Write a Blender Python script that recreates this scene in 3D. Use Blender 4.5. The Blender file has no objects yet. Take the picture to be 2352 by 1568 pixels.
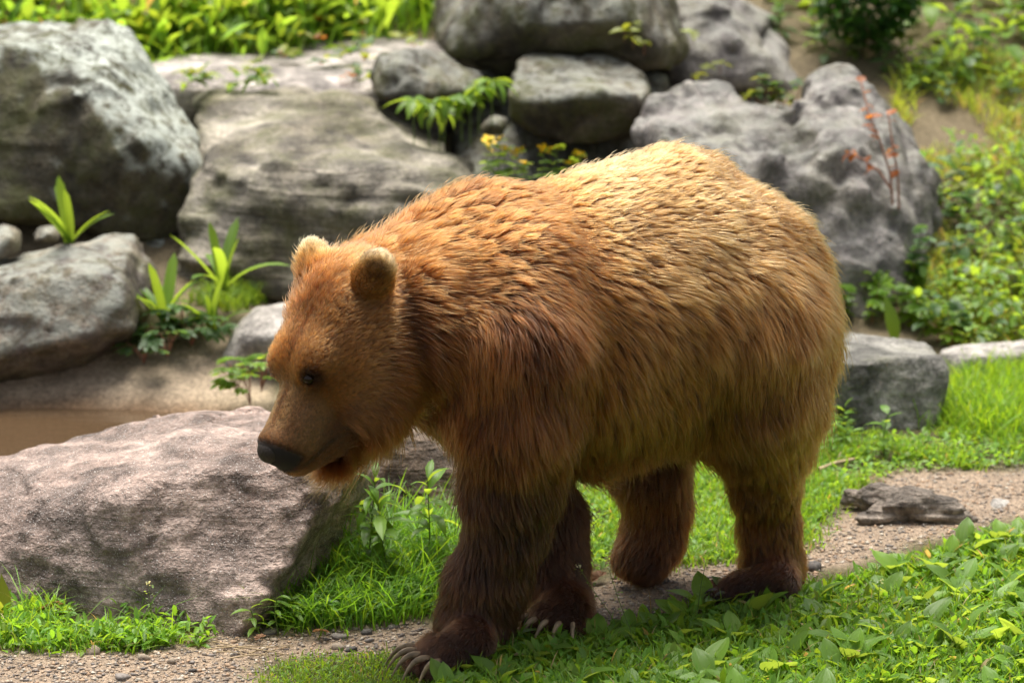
import bpy, bmesh, math, random
import numpy as np
from mathutils import Vector, Matrix, kdtree
R = math.radians
rng = np.random.default_rng(7)
random.seed(7)
sc = bpy.context.scene
C = sc.collection

# ------------------------------------------------------------------ camera
FPX, CAM_H, PITCH = 7513.0, 2.75, R(13.0)      # photo measured in a 2352 x 1568 frame
cam_d = bpy.data.cameras.new('camera'); cam = bpy.data.objects.new('camera', cam_d); C.objects.link(cam)
cam.location = (0, 0, CAM_H); cam.rotation_euler = (R(90) - PITCH, 0, 0)
cam_d.sensor_width = 36; cam_d.lens = FPX / 2352 * 36
cam_d.clip_start = 0.1; cam_d.clip_end = 500
cam_d.dof.use_dof = True; cam_d.dof.focus_distance = 8.55; cam_d.dof.aperture_fstop = 3.0
sc.camera = cam
# ------------------------------------------------------------------ sky, sun, exposure
SUN_EL, SUN_AZ = R(71), R(-10)          # azimuth from +Y (away from the camera), negative = to the left
w = bpy.data.worlds.new('World'); sc.world = w; w.use_nodes = True
nt = w.node_tree; bg = nt.nodes['Background']
sky = nt.nodes.new('ShaderNodeTexSky'); sky.sky_type = 'NISHITA'; sky.sun_disc = False
sky.sun_elevation = SUN_EL; sky.sun_rotation = SUN_AZ; sky.air_density = 1.0; sky.dust_density = 4.0; sky.ozone_density = 1.0
hs = nt.nodes.new('ShaderNodeHueSaturation'); hs.inputs['Saturation'].default_value = 0.35
nt.links.new(sky.outputs[0], hs.inputs['Color']); nt.links.new(hs.outputs[0], bg.inputs['Color'])
bg.inputs['Strength'].default_value = 0.092
sun_d = bpy.data.lights.new('sun', 'SUN'); sun_d.energy = 4.2; sun_d.angle = R(42); sun_d.color = (1, .95, .86)
sun = bpy.data.objects.new('sun', sun_d); C.objects.link(sun)
sdir = Vector((math.sin(SUN_AZ) * math.cos(SUN_EL), math.cos(SUN_AZ) * math.cos(SUN_EL), math.sin(SUN_EL)))
sun.rotation_euler = sdir.to_track_quat('Z', 'Y').to_euler(); sun.location = sdir * 30
sc.view_settings.view_transform = 'Standard'; sc.view_settings.look = 'None'
sc.view_settings.exposure = 1.0; sc.view_settings.gamma = 1.0
cy = sc.cycles
cy.max_bounces = 8; cy.diffuse_bounces = 3; cy.glossy_bounces = 4; cy.transmission_bounces = 8; cy.transparent_max_bounces = 8
cy.use_adaptive_sampling = True; cy.adaptive_threshold = .025; cy.use_denoising = True; cy.caustics_reflective = False; cy.caustics_refractive = False
cy.sample_clamp_indirect = 6

# ------------------------------------------------------------------ pixel helpers
CP, SP = math.cos(PITCH), math.sin(PITCH)
CAM = np.array([0, 0, CAM_H])
def ray(px, py):
    u = (px - 1176) / FPX; v = -(py - 784) / FPX
    return np.array([u, CP + v * SP, -SP + v * CP])
def atY(px, py, Y):
    d = ray(px, py); return CAM + d * (Y / d[1])
def project(p):
    p = np.asarray(p, float) - CAM
    dep = p[..., 1] * CP - p[..., 2] * SP; up = p[..., 1] * SP + p[..., 2] * CP
    return 1176 + FPX * p[..., 0] / dep, 784 - FPX * up / dep
def in_poly(x, y, poly):
    ins = np.zeros(np.shape(x), bool); n = len(poly)
    for i in range(n):
        x0, y0 = poly[i]; x1, y1 = poly[(i + 1) % n]
        c = ((y0 > y) != (y1 > y)) & (x < (x1 - x0) * (y - y0) / (y1 - y0 + 1e-9) + x0)
        ins ^= c
    return ins

# ------------------------------------------------------------------ noise, smoothing
def _h(i, j, k):
    n = (i * 374761393 + j * 668265263 + k * 1274126177) & 0xffffffff
    n = ((n ^ (n >> 13)) * 1274126177) & 0xffffffff
    return ((n ^ (n >> 16)) & 0xffff) / 32767.5 - 1.0
def vnoise(p):
    p = np.asarray(p, float); f = np.floor(p); i = f.astype(np.int64) + 10000; t = p - f; t = t * t * (3 - 2 * t)
    x, y, z = t[..., 0], t[..., 1], t[..., 2]; a, b, c = i[..., 0], i[..., 1], i[..., 2]
    def m(u, v, s): return u + (v - u) * s
    return m(m(m(_h(a, b, c), _h(a+1, b, c), x), m(_h(a, b+1, c), _h(a+1, b+1, c), x), y),
             m(m(_h(a, b, c+1), _h(a+1, b, c+1), x), m(_h(a, b+1, c+1), _h(a+1, b+1, c+1), x), y), z)
def fbm(p, o=4, g=.5):
    s = 0; a = 1.0
    for k in range(o):
        s = s + a * vnoise(np.asarray(p) * 2.03 ** k + 17.3 * k); a *= g
    return s
def sstep(a, b, x):
    t = np.clip((x - a) / (b - a), 0, 1); return t * t * (3 - 2 * t)

# ------------------------------------------------------------------ objects
def mesh_obj(name, verts, faces, mats, parent=None, smooth=True, origin=None):
    me = bpy.data.meshes.new(name)
    v = np.asarray(verts, float)
    if origin is not None: v = v - np.asarray(origin)
    faces = np.asarray(faces) if not isinstance(faces, list) else faces
    if isinstance(faces, np.ndarray):
        nf, k = faces.shape
        me.vertices.add(len(v)); me.vertices.foreach_set('co', v.astype(np.float32).ravel())
        me.loops.add(nf * k); me.loops.foreach_set('vertex_index', faces.astype(np.int32).ravel())
        me.polygons.add(nf); me.polygons.foreach_set('loop_start', np.arange(0, nf * k, k, dtype=np.int32))
        me.update(calc_edges=True)
    else:
        me.from_pydata([tuple(q) for q in v], [], faces)
    me.polygons.foreach_set('use_smooth', np.full(len(me.polygons), smooth)); me.update()
    for m in (mats if isinstance(mats, (list, tuple)) else [mats]): me.materials.append(m)
    o = bpy.data.objects.new(name, me); C.objects.link(o)
    if origin is not None and parent is None: o.location = origin
    if parent is not None: o.parent = parent
    return o
def tag(o, label=None, cat=None, group=None, kind=None):
    if label: o['label'] = label
    if cat: o['category'] = cat
    if group: o['group'] = group
    if kind: o['kind'] = kind
    return o
def empty(name, loc, rz=0):
    o = bpy.data.objects.new(name, None); C.objects.link(o); o.location = loc; o.rotation_euler = (0, 0, rz)
    o.empty_display_size = .05; return o
def col_attr(o, cols, name='tint'):
    a = o.data.color_attributes.new(name, 'FLOAT_COLOR', 'POINT')
    c = np.ones((len(o.data.vertices), 4), np.float32); c[:, :3] = cols
    a.data.foreach_set('color', c.ravel())

def surface_nets(D, org, h):
    ins = D < 0; nx, ny, nz = D.shape
    acc = np.zeros((nx-1, ny-1, nz-1, 3), np.float32); cnt = np.zeros((nx-1, ny-1, nz-1), np.float32)
    corners = [(a, b, c) for a in (0, 1) for b in (0, 1) for c in (0, 1)]
    def sub(A, o): return A[o[0]:nx-1+o[0], o[1]:ny-1+o[1], o[2]:nz-1+o[2]]
    for c0 in corners:
        for ax in range(3):
            if c0[ax]: continue
            c1 = list(c0); c1[ax] = 1
            a, b = sub(D, c0), sub(D, c1); m = sub(ins, c0) != sub(ins, c1)
            idx = np.nonzero(m)
            t = a[idx] / (a[idx] - b[idx])
            for d in range(3):
                acc[idx[0], idx[1], idx[2], d] += c0[d] + (t if d == ax else 0)
            cnt[idx] += 1
    act = cnt > 0; I = np.nonzero(act)
    V = (np.stack(I, 1) + acc[I] / cnt[I][:, None]) * h + org
    ids = -np.ones(act.shape, np.int64); ids[I] = np.arange(len(V))
    Q = []
    for ax in range(3):
        o1, o2 = (ax + 1) % 3, (ax + 2) % 3
        sl0 = [slice(None)] * 3; sl1 = [slice(None)] * 3
        sl0[ax] = slice(0, -1); sl1[ax] = slice(1, None)
        m = ins[tuple(sl0)] != ins[tuple(sl1)]; fl = ins[tuple(sl0)][m]
        e = np.stack(np.nonzero(m), 1)
        ok = (e[:, o1] > 0) & (e[:, o2] > 0) & (e[:, o1] < D.shape[o1]-1) & (e[:, o2] < D.shape[o2]-1); e = e[ok]; fl = fl[ok]
        def cid(d1, d2):
            q = e.copy(); q[:, o1] -= d1; q[:, o2] -= d2; return ids[q[:, 0], q[:, 1], q[:, 2]]
        q = np.stack([cid(1, 1), cid(0, 1), cid(0, 0), cid(1, 0)], 1)
        q[~fl] = q[~fl][:, ::-1]; Q.append(q)
    return V, np.concatenate(Q)
def vert_normals(V, Q):
    n = np.cross(V[Q[:, 2]] - V[Q[:, 0]], V[Q[:, 3]] - V[Q[:, 1]]); N = np.zeros_like(V)
    for k in range(4): np.add.at(N, Q[:, k], n)
    return N / (np.linalg.norm(N, axis=1, keepdims=True) + 1e-12)

# ------------------------------------------------------------------ materials
class NT:
    def __init__(s, name):
        s.m = bpy.data.materials.new(name); s.m.use_nodes = True; s.t = s.m.node_tree; s.n = s.t.nodes
        s.b = s.n['Principled BSDF']; s.out = s.n['Material Output']
    def node(s, typ, **k):
        x = s.n.new(typ)
        for a, v in k.items(): setattr(x, a, v)
        return x
    def set(s, sock, v):
        if isinstance(v, bpy.types.NodeSocket): s.t.links.new(v, sock)
        elif hasattr(v, 'outputs'): s.t.links.new(v.outputs[0], sock)
        else: sock.default_value = v
    def noise(s, scale, detail=4, rough=.55, vec=None, dist=0):
        x = s.node('ShaderNodeTexNoise'); x.inputs['Scale'].default_value = scale; x.inputs['Detail'].default_value = detail
        x.inputs['Roughness'].default_value = rough; x.inputs['Distortion'].default_value = dist
        if vec is not None: s.set(x.inputs['Vector'], vec)
        return x.outputs['Fac']
    def ramp(s, fac, stops):
        x = s.node('ShaderNodeValToRGB'); e = x.color_ramp.elements
        while len(e) < len(stops): e.new(.5)
        for i, (p, c) in enumerate(stops):
            e[i].position = p; e[i].color = (c, c, c, 1) if not hasattr(c, '__len__') else (*c, 1)
        s.set(x.inputs[0], fac); return x.outputs[0]
    def mix(s, fac, a, b, mode='MIX'):
        x = s.node('ShaderNodeMix', data_type='RGBA', blend_type=mode)
        s.set(x.inputs[0], fac)
        for sock, v in ((x.inputs[6], a), (x.inputs[7], b)):
            s.set(sock, (*v, 1) if isinstance(v, tuple) and len(v) == 3 else v)
        return x.outputs[2]
    def math(s, op, a, b=0.0):
        x = s.node('ShaderNodeMath', operation=op); s.set(x.inputs[0], a); s.set(x.inputs[1], b); return x.outputs[0]
    def coord(s, kind='Object', scale=None, rot=None):
        x = s.node('ShaderNodeTexCoord').outputs[kind]
        if scale or rot:
            m = s.node('ShaderNodeMapping'); s.set(m.inputs['Vector'], x)
            if scale: m.inputs['Scale'].default_value = scale
            if rot: m.inputs['Rotation'].default_value = rot
            x = m.outputs[0]
        return x
    def bump(s, h, strength=.5, dist=.01, normal=None):
        x = s.node('ShaderNodeBump'); x.inputs['Strength'].default_value = strength; x.inputs['Distance'].default_value = dist
        s.set(x.inputs['Height'], h)
        if normal is not None: s.set(x.inputs['Normal'], normal)
        return x.outputs[0]

def rock_mat(name, dark, light, lichen=.0, lichen_col=(.42, .45, .40), moss=0.0, strata=0.0, strata_rot=(0, 0, 0), stain=None, side=(0, 0, 1), grain=0.0):
    k = NT(name); o = k.coord('Object')
    big = k.noise(2.3, 3, .6, o); mid = k.noise(11, 5, .68, o, .3); fine = k.noise(70, 3, .7, o)
    col = k.mix(k.ramp(big, [(.35, 0.), (.65, 1.)]), dark, light)
    col = k.mix(.75, col, k.ramp(mid, [(.32, .22), (.68, 1.35)]), 'MULTIPLY')
    col = k.mix(.55, col, k.ramp(fine, [(.34, .35), (.66, 1.5)]), 'MULTIPLY')
    pat = k.noise(5.0, 4, .7, o, .8); col = k.mix(.8, col, k.ramp(pat, [(.36, .45), (.48, .95), (.64, 1.45)]), 'MULTIPLY')
    heights = [k.math('MULTIPLY', mid, .8), k.math('MULTIPLY', fine, .35)]
    if strata:
        m = k.coord('Object', (1.6, 1.6, 26), strata_rot)
        st = k.noise(1.6, 5, .6, m, .4)
        col = k.mix(strata, col, k.ramp(st, [(.35, .45), (.62, 1.3)]), 'MULTIPLY')
        heights.append(k.math('MULTIPLY', st, .9 * strata))
    if stain:
        col = k.mix(k.ramp(k.noise(4.2, 5, .6, o, .6), [(.52, 0.), (.66, .75)]), col, stain)
    if grain:
        g = k.noise(260, 2, .5, o)
        col = k.mix(k.ramp(g, [(.62, 0.), (.72, grain)]), col, (.75, .73, .70))
    if moss:
        col = k.mix(k.ramp(k.noise(5.5, 4, .7, o), [(.44, 0.), (.64, moss)]), col, (.065, .07, .015))
    if lichen:
        geo = k.node('ShaderNodeNewGeometry'); vm = k.node('ShaderNodeVectorMath', operation='DOT_PRODUCT')
        k.set(vm.inputs[0], geo.outputs['Normal']); vm.inputs[1].default_value = Vector(side).normalized()
        up = k.ramp(vm.outputs['Value'], [(.42, .04), (.80, 1.)])
        ln = k.ramp(k.noise(15, 5, .8, o, .5), [(.40, 0.), (.56, 1.)])
        col = k.mix(k.math('MULTIPLY', k.math('MULTIPLY', ln, up), lichen), col, lichen_col)
    hsum = heights[0]
    for x in heights[1:]: hsum = k.math('ADD', hsum, x)
    k.set(k.b.inputs['Base Color'], col); k.b.inputs['Roughness'].default_value = .82
    k.b.inputs['Specular IOR Level'].default_value = .3
    k.set(k.b.inputs['Normal'], k.bump(hsum, 1.0, .03))
    return k.m

def leaf_mat(name, base, trans, vary=.12, ribs=True, rough=.42, yellow=(.24, .34, .03)):
    k = NT(name)
    oi = k.node('ShaderNodeObjectInfo').outputs['Random']
    uv = k.node('ShaderNodeUVMap').outputs[0]
    big = k.noise(9, 3, .5, k.coord('Object'))
    f = k.math('ADD', k.math('MULTIPLY', oi, .75), k.math('MULTIPLY', big, .35))
    c1 = k.mix(k.ramp(f, [(.25, 0.), (.85, 1.)]), tuple(x * (1 - vary * 3) for x in base), base)
    c1 = k.mix(k.ramp(f, [(.72, 0.), (1., .35)]), c1, yellow)
    c2 = k.mix(k.ramp(f, [(.25, 0.), (.85, 1.)]), tuple(x * .6 for x in trans), trans)
    if ribs:
        sx = k.node('ShaderNodeSeparateXYZ'); k.set(sx.inputs[0], uv)
        wv = k.math('ABSOLUTE', k.math('SINE', k.math('MULTIPLY', sx.outputs[0], 3.14159 * 5)))
        rib = k.ramp(wv, [(.0, 1.), (.22, 0.)])
        c1 = k.mix(k.math('MULTIPLY', rib, .16), c1, tuple(min(1, x * 1.9) for x in base))
        k.set(k.b.inputs['Normal'], k.bump(k.math('ADD', wv, k.noise(60, 3, .6, k.coord('Object'))), .22, .002))
    k.set(k.b.inputs['Base Color'], c1); k.b.inputs['Roughness'].default_value = rough
    k.b.inputs['Specular IOR Level'].default_value = .28
    tr = k.node('ShaderNodeBsdfTranslucent'); k.set(tr.inputs[0], c2)
    mx = k.node('ShaderNodeMixShader'); mx.inputs[0].default_value = .48
    k.t.links.new(k.b.outputs[0], mx.inputs[1]); k.t.links.new(tr.outputs[0], mx.inputs[2])
    k.t.links.new(mx.outputs[0], k.out.inputs['Surface'])
    return k.m
def tint_leaf_mat(name, trans_mul=2.2, rough=.5):
    """leaf material whose colour comes from the mesh's per-blade tint"""
    k = NT(name); a = k.node('ShaderNodeAttribute', attribute_name='tint').outputs['Color']
    k.set(k.b.inputs['Base Color'], a); k.b.inputs['Roughness'].default_value = rough; k.b.inputs['Specular IOR Level'].default_value = .35
    tr = k.node('ShaderNodeBsdfTranslucent')
    k.set(tr.inputs[0], k.mix(1.0, a, (trans_mul * 1.25, trans_mul, trans_mul * .45), 'MULTIPLY'))
    mx = k.node('ShaderNodeMixShader'); mx.inputs[0].default_value = .42
    k.t.links.new(k.b.outputs[0], mx.inputs[1]); k.t.links.new(tr.outputs[0], mx.inputs[2])
    k.t.links.new(mx.outputs[0], k.out.inputs['Surface']); return k.m
def plain_mat(name, col, rough=.6, spec=.4, noise=.0, scale=30, bump=0, col2=None):
    k = NT(name); k.b.inputs['Roughness'].default_value = rough; k.b.inputs['Specular IOR Level'].default_value = spec
    n = k.noise(scale, 5, .6, k.coord('Object'))
    k.set(k.b.inputs['Base Color'], k.mix(k.ramp(n, [(.3, 0.), (.7, 1.)]), col, col2 or tuple(x * (1 - noise) for x in col)))
    if bump: k.set(k.b.inputs['Normal'], k.bump(n, bump, .004))
    return k.m
# ------------------------------------------------------------------ terrain
POND = (-1.62, 10.32, 1.05, .66, -.035)        # centre, radii, water level
def TZ(x, y):
    x = np.asarray(x, float); y = np.asarray(y, float)
    t = y - 11.75 + .12 * np.sin(x * 1.3)
    z = .15 * (t + np.sqrt(t * t + .12)) * 1.05
    far = sstep(15.5, 21, y); z = z * (1 - far) + far * 1.75
    z = z + .02 * vnoise(np.stack([x * 1.7, y * 1.7, 0 * x], -1)) + .006 * vnoise(np.stack([x * 8, y * 8, 0 * x + 3], -1))
    q = np.sqrt(((x - POND[0]) / POND[2]) ** 2 + ((y - POND[1]) / POND[3]) ** 2)
    z = z - .16 * (1 - sstep(.75, 1.25, q))
    z = z + .16 * sstep(11.0, 11.6, y) * (1 - sstep(-1.05, -.6, x))       # raised bank under the left boulders
    z = z + .10 * sstep(12.15, 12.75, y) * sstep(-.45, -.1, x) * (1 - sstep(.55, .9, x))   # bank carrying the rock pile
    return z
def gpt(px, py):
    d = ray(px, py); t = 6.0
    for _ in range(400):
        p = CAM + d * t; g = float(TZ(p[0], p[1]))
        if p[2] - g < .002: break
        t += max(.002, (p[2] - g) * .8)
    return CAM + d * t
GRAVEL = [(-300, 1492), (300, 1472), (560, 1440), (700, 1440), (900, 1400), (1000, 1440), (1180, 1430), (1400, 1340), (1420, 1300), (1700, 1285), (1855, 1250), (1890, 1190), (1960, 1120), (2080, 1078), (2352, 1062), (2700, 1062), (2700, 1170), (2352, 1180), (2240, 1225), (2060, 1270), (1900, 1300), (1850, 1350), (1610, 1395), (1500, 1440), (1250, 1470), (1150, 1490), (900, 1505), (650, 1512), (570, 1568), (560, 1750), (-300, 1750)]
BANK = [(-300, 820), (200, 800), (360, 790), (600, 770), (640, 940), (300, 1000), (-300, 1000)]
def axis(a, b, st, lo, hi):
    m = list(np.arange(a, b, st)); s = st; x = a; L = []
    while x > lo: s *= 1.35; x -= s; L.append(x)
    s = st; x = m[-1]; Rr = []
    while x < hi: s *= 1.35; x += s; Rr.append(x)
    return np.array(L[::-1] + m + Rr)
gx = axis(-2.4, 2.4, .035, -90, 90); gy = axis(7.2, 15.4, .035, -40, 160)
GX, GY = np.meshgrid(gx, gy, indexing='ij'); GZ = TZ(GX, GY)
gv = np.stack([GX, GY, GZ], -1).reshape(-1, 3); nX, nY = GX.shape
ii = np.arange(nX * nY).reshape(nX, nY)
gf = np.stack([ii[:-1, :-1], ii[1:, :-1], ii[1:, 1:], ii[:-1, 1:]], -1).reshape(-1, 4)
k = NT('ground_soil'); att = k.node('ShaderNodeAttribute', attribute_name='tint').outputs['Color']; oc = k.coord('Object')
n1 = k.noise(60, 4, .7, oc); n2 = k.noise(6, 5, .6, oc)
vo = k.node('ShaderNodeTexVoronoi'); vo.inputs['Scale'].default_value = 95; k.set(vo.inputs['Vector'], oc)
vo2 = k.node('ShaderNodeTexVoronoi'); vo2.inputs['Scale'].default_value = 210; k.set(vo2.inputs['Vector'], oc)
col = k.mix(.7, att, k.ramp(n1, [(.3, .5), (.7, 1.4)]), 'MULTIPLY')
col = k.mix(.5, col, k.ramp(n2, [(.3, .6), (.7, 1.25)]), 'MULTIPLY')
vr = k.node('ShaderNodeRGBToBW'); k.set(vr.inputs[0], vo.outputs['Color']); col = k.mix(.45, col, k.ramp(vr.outputs[0], [(.2, .55), (.8, 1.35)]), 'MULTIPLY')
k.set(k.b.inputs['Base Color'], col); k.b.inputs['Roughness'].default_value = .95; k.b.inputs['Specular IOR Level'].default_value = .15
hh = k.math('ADD', k.math('MULTIPLY', vo.outputs['Distance'], -1.0), k.math('MULTIPLY', vo2.outputs['Distance'], -.5))
k.set(k.b.inputs['Normal'], k.bump(k.math('ADD', hh, n1), .8, .008))
ground = mesh_obj('ground', gv, gf, k.m); tag(ground, kind='structure')
gpx, gpy = project(gv)
nz = fbm(gv * np.array([5, 5, 0]) + 3, 3) * 22
gm = in_poly(gpx + nz, gpy + nz, GRAVEL) & (gv[:, 1] > 7) & (gv[:, 1] < 11)
bm_ = in_poly(gpx + nz, gpy + nz, BANK) & (gv[:, 1] > 9.8) & (gv[:, 1] < 12.2)
tint = np.tile(np.array([.085, .078, .035]), (len(gv), 1))
slope = (gv[:, 1] > 11.6); tint[slope] = (.17, .135, .085)
tint[gm] = (.29, .22, .16); tint[bm_] = (.38, .30, .215)
pq = np.sqrt(((gv[:, 0] - POND[0]) / POND[2]) ** 2 + ((gv[:, 1] - POND[1]) / POND[3]) ** 2)
tint[(pq < 1.12)] = (.20, .12, .065)
for _ in range(2):
    T3 = tint.reshape(nX, nY, 3); T3[1:-1, 1:-1] = (T3[1:-1, 1:-1] * 2 + T3[:-2, 1:-1] + T3[2:, 1:-1] + T3[1:-1, :-2] + T3[1:-1, 2:]) / 6
    tint = T3.reshape(-1, 3)
col_attr(ground, tint)
def zone(px, py):
    """True where the ground is trodden gravel"""
    return in_poly(px, py, GRAVEL)

# pond
k = NT('pond_water'); k.b.inputs['Base Color'].default_value = (.075, .047, .026, 1); k.b.inputs['Roughness'].default_value = .02
k.set(k.b.inputs['Normal'], k.bump(k.noise(5, 3, .5, k.coord('Object', (1, 3, 1))), .12, .02))
ang = np.linspace(0, 2 * math.pi, 49)[:-1]
rr = 1 + .05 * np.sin(ang * 3) + .04 * np.sin(ang * 5 + 1)
pv = np.stack([POND[0] + POND[2] * 1.12 * rr * np.cos(ang), POND[1] + POND[3] * 1.12 * rr * np.sin(ang), 0 * ang + POND[4]], -1)
pond = mesh_obj('pond_water', np.vstack([[[POND[0], POND[1], POND[4]]], pv]), [[0, 1 + i, 1 + (i + 1) % 48] for i in range(48)], k.m); tag(pond, kind='structure')

# ------------------------------------------------------------------ rocks
def hull_planes(pts):
    bm = bmesh.new()
    for p in pts: bm.verts.new(p)
    bmesh.ops.convex_hull(bm, input=bm.verts)
    bm.normal_update(); P = []
    for f in bm.faces:
        n = np.array(f.normal); d = float(n @ np.array(f.verts[0].co))
        if f.calc_area() < 1e-6: continue
        if any(np.dot(n, a) > .9995 and abs(d - b) < .003 for a, b in P): continue
        P.append((n, d))
    bm.free(); return np.array([a for a, b in P]), np.array([b for a, b in P])
def rock(name, hulls, mat, label, N=64, rnd=.02, amp=.02, freq=3.5, fine=.004, ridged=0., aniso=(1, 1, 1), cat='boulder', group=None, seed=0, chip=.0, facets=14):
    """boulder from one or more hulls of points (photo x, photo y, distance) or (x, y, z, 'w')"""
    hp = []; allp = []
    for H in hulls:
        pts = np.array([atY(*q) if len(q) == 3 else np.array(q[:3]) for q in H]); allp.append(pts); nr_, d_ = hull_planes(pts); r_ = np.random.default_rng(100 + seed)
        if facets and N >= 44:
            f_ = r_.normal(0, 1, (facets, 3)); f_[:, 1] -= .5; f_[:, 2] = np.abs(f_[:, 2]) * .8; f_ /= np.linalg.norm(f_, axis=1, keepdims=True); c_ = pts.mean(0)
            sup = ((pts - c_) @ f_.T).max(0); nr_ = np.vstack([nr_, f_]); d_ = np.concatenate([d_, f_ @ c_ + sup * r_.uniform(.90, .985, facets)])
        hp.append((nr_, d_))
    A = np.vstack(allp); lo = A.min(0) - .06; hi = A.max(0) + .06; h = float((hi - lo).max() / N)
    n = np.ceil((hi - lo) / h).astype(int) + 1
    g = np.stack(np.meshgrid(*[lo[i] + h * np.arange(n[i]) for i in range(3)], indexing='ij'), -1)
    D = None
    for nr, d in hp:
        dist = g @ nr.T - d; m = dist.max(-1, keepdims=True)
        s = m[..., 0] + rnd * np.log(np.exp((dist - m) / rnd).sum(-1)) - rnd * .9
        D = s if D is None else -.03 * np.log(np.exp(-np.clip(D, -2, 2) / .03) + np.exp(-np.clip(s, -2, 2) / .03))
    near = np.abs(D) < amp * 3 + .05 + chip
    q = g[near] + seed * 3.7; qa = q * np.array(aniso)
    disp = amp * fbm(qa * freq, 4, .55) + fine * fbm(qa * freq * 6, 3, .6)
    if ridged: disp = disp + ridged * (1 - 2 * np.abs(vnoise(qa * freq * 2.2 + 5)))
    if chip: disp = disp + chip * np.round(vnoise(q * 2.6 + 9) * 1.6) * .5
    D[near] += disp
    V, Q = surface_nets(D, lo, h)
    org = np.array([(lo[0] + hi[0]) / 2, (lo[1] + hi[1]) / 2, V[:, 2].min()])
    o = mesh_obj(name, V, Q, mat, origin=org); tag(o, label, cat, group); return o

m_dark = rock_mat('rock_dark_lichen', (.040, .034, .020), (.12, .10, .068), lichen=1.0, moss=.75, side=(.75, -.15, .65))
m_grey = rock_mat('rock_grey_banded', (.18, .155, .115), (.41, .37, .31), moss=.65, strata=.75, strata_rot=(0, R(10), 0))
m_ledge = rock_mat('rock_pale_ledge', (.30, .265, .24), (.47, .425, .39), strata=.6, strata_rot=(0, R(6), 0))
m_mott = rock_mat('rock_mottled', (.052, .043, .029), (.17, .142, .105), lichen=.5, moss=.8, lichen_col=(.36, .37, .33), side=(0, -.5, 1))
m_blue = rock_mat('rock_blue_grey', (.135, .118, .112), (.33, .30, .285), moss=.5, lichen=.35, lichen_col=(.36, .37, .33))
m_block = rock_mat('rock_block', (.095, .075, .055), (.27, .225, .175), moss=.5, lichen=.6, stain=(.075, .055, .058), lichen_col=(.34, .36, .32), side=(-.2, -.6, .8))
m_pink = rock_mat('rock_pink_granite', (.19, .135, .112), (.42, .32, .275), strata=.36, strata_rot=(0, R(-14), 0), stain=(.11, .085, .075), grain=.8)
m_stump = rock_mat('rock_brown_streaked', (.12, .085, .06), (.26, .20, .155), strata=.7, strata_rot=(0, R(90), 0))
m_slab = rock_mat('rock_slab', (.13, .125, .11), (.33, .315, .285), moss=.35, strata=.35)
m_pale = rock_mat('rock_pale', (.34, .31, .28), (.52, .49, .45))

rock('boulder', [[(-120, 62, 13.0), (-330, 160, 13.0), (-340, 430, 12.4), (-320, 300, 13.4), (262, 42, 12.9), (340, 153, 12.85), (459, 289, 12.7), (457, 401, 12.45), (163, 92, 12.4), (215, 214, 12.2), (300, 290, 12.15), (353, 328, 12.18), (450, 408, 12.3),
                  (-120, 505, 12.1), (100, 515, 12.1), (385, 545, 12.3), (425, 500, 12.4), (-120, 120, 12.4), (-120, 380, 13.5), (430, 380, 13.4)]], m_dark,
     'huge dark mossy boulder with a pale lichen crest, perched above the sandy pool bank', N=96, rnd=.007, amp=.018, fine=.007, ridged=.010, chip=.028, seed=1)
rock('boulder', [[(430, 222, 12.9), (560, 190, 13.1), (760, 205, 13.1), (950, 262, 12.9), (1075, 365, 12.6), (470, 340, 12.4), (700, 300, 12.35), (900, 330, 12.2), (1050, 430, 12.05), (420, 470, 12.05),
                  (400, 640, 11.95), (560, 690, 11.8), (800, 700, 11.75), (1100, 600, 11.8), (1160, 480, 12.0), (500, 430, 11.95), (800, 440, 11.8), (500, 300, 13.6), (1050, 450, 13.2), (420, 600, 12.4)]], m_grey,
     'long smooth grey boulder with wavy bands, lying behind the bear\'s head and shoulders', N=100, rnd=.03, amp=.05, freq=2.2, ridged=.022, fine=.007, chip=.02, aniso=(.7, .9, 2.2), seed=2)
rock('rock_ledge', [[(325, 145, 13.7), (600, 128, 14.2), (850, 78, 14.9), (1020, 40, 15.2), (335, 190, 13.1), (500, 205, 13.0), (850, 215, 13.1), (1060, 160, 13.4), (335, 320, 13.2), (1060, 330, 13.3), (340, 250, 14.2), (1060, 150, 15.2)]], m_ledge,
     'flat pale ledge of banded rock with weeds and brown needles, behind the long smooth boulder', cat='rock ledge', N=80, rnd=.03, amp=.035, freq=2.5, aniso=(.6, .6, 2), seed=3)
rock('boulder', [[(1000, -80, 13.8), (1490, -90, 13.8), (1545, 0, 13.6), (1568, 120, 13.5), (1555, 165, 13.3), (1440, 137, 13.15), (1285, 122, 13.1), (1190, 175, 13.3), (1060, 125, 13.25), (998, 105, 13.35), (1150, -60, 13.2), (1230, 60, 13.0), (1450, 0, 13.1), (1480, 60, 13.05),
                  (1000, 40, 14.6), (1560, 40, 14.6)]], m_mott,
     'big boulder with grey-green lichen and a dark overhang, on top of the rock pile', N=88, rnd=.008, amp=.022, fine=.007, ridged=.010, chip=.03, seed=4)
rock('boulder', [[(1500, -60, 14.3), (1690, -30, 14.3), (1770, 40, 14.2), (1842, 145, 14.0), (1835, 215, 13.7), (1560, 215, 13.5), (1540, 80, 13.7), (1650, 30, 13.75), (1750, 130, 13.6), (1550, 100, 14.8), (1850, 180, 14.8)]], m_blue,
     'rounded grey boulder with orange creeper, leaning behind the two-lobed boulder', N=72, rnd=.02, amp=.03, freq=2.6, ridged=.022, chip=.03, aniso=(.8, .8, 1.8), seed=5)
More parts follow.
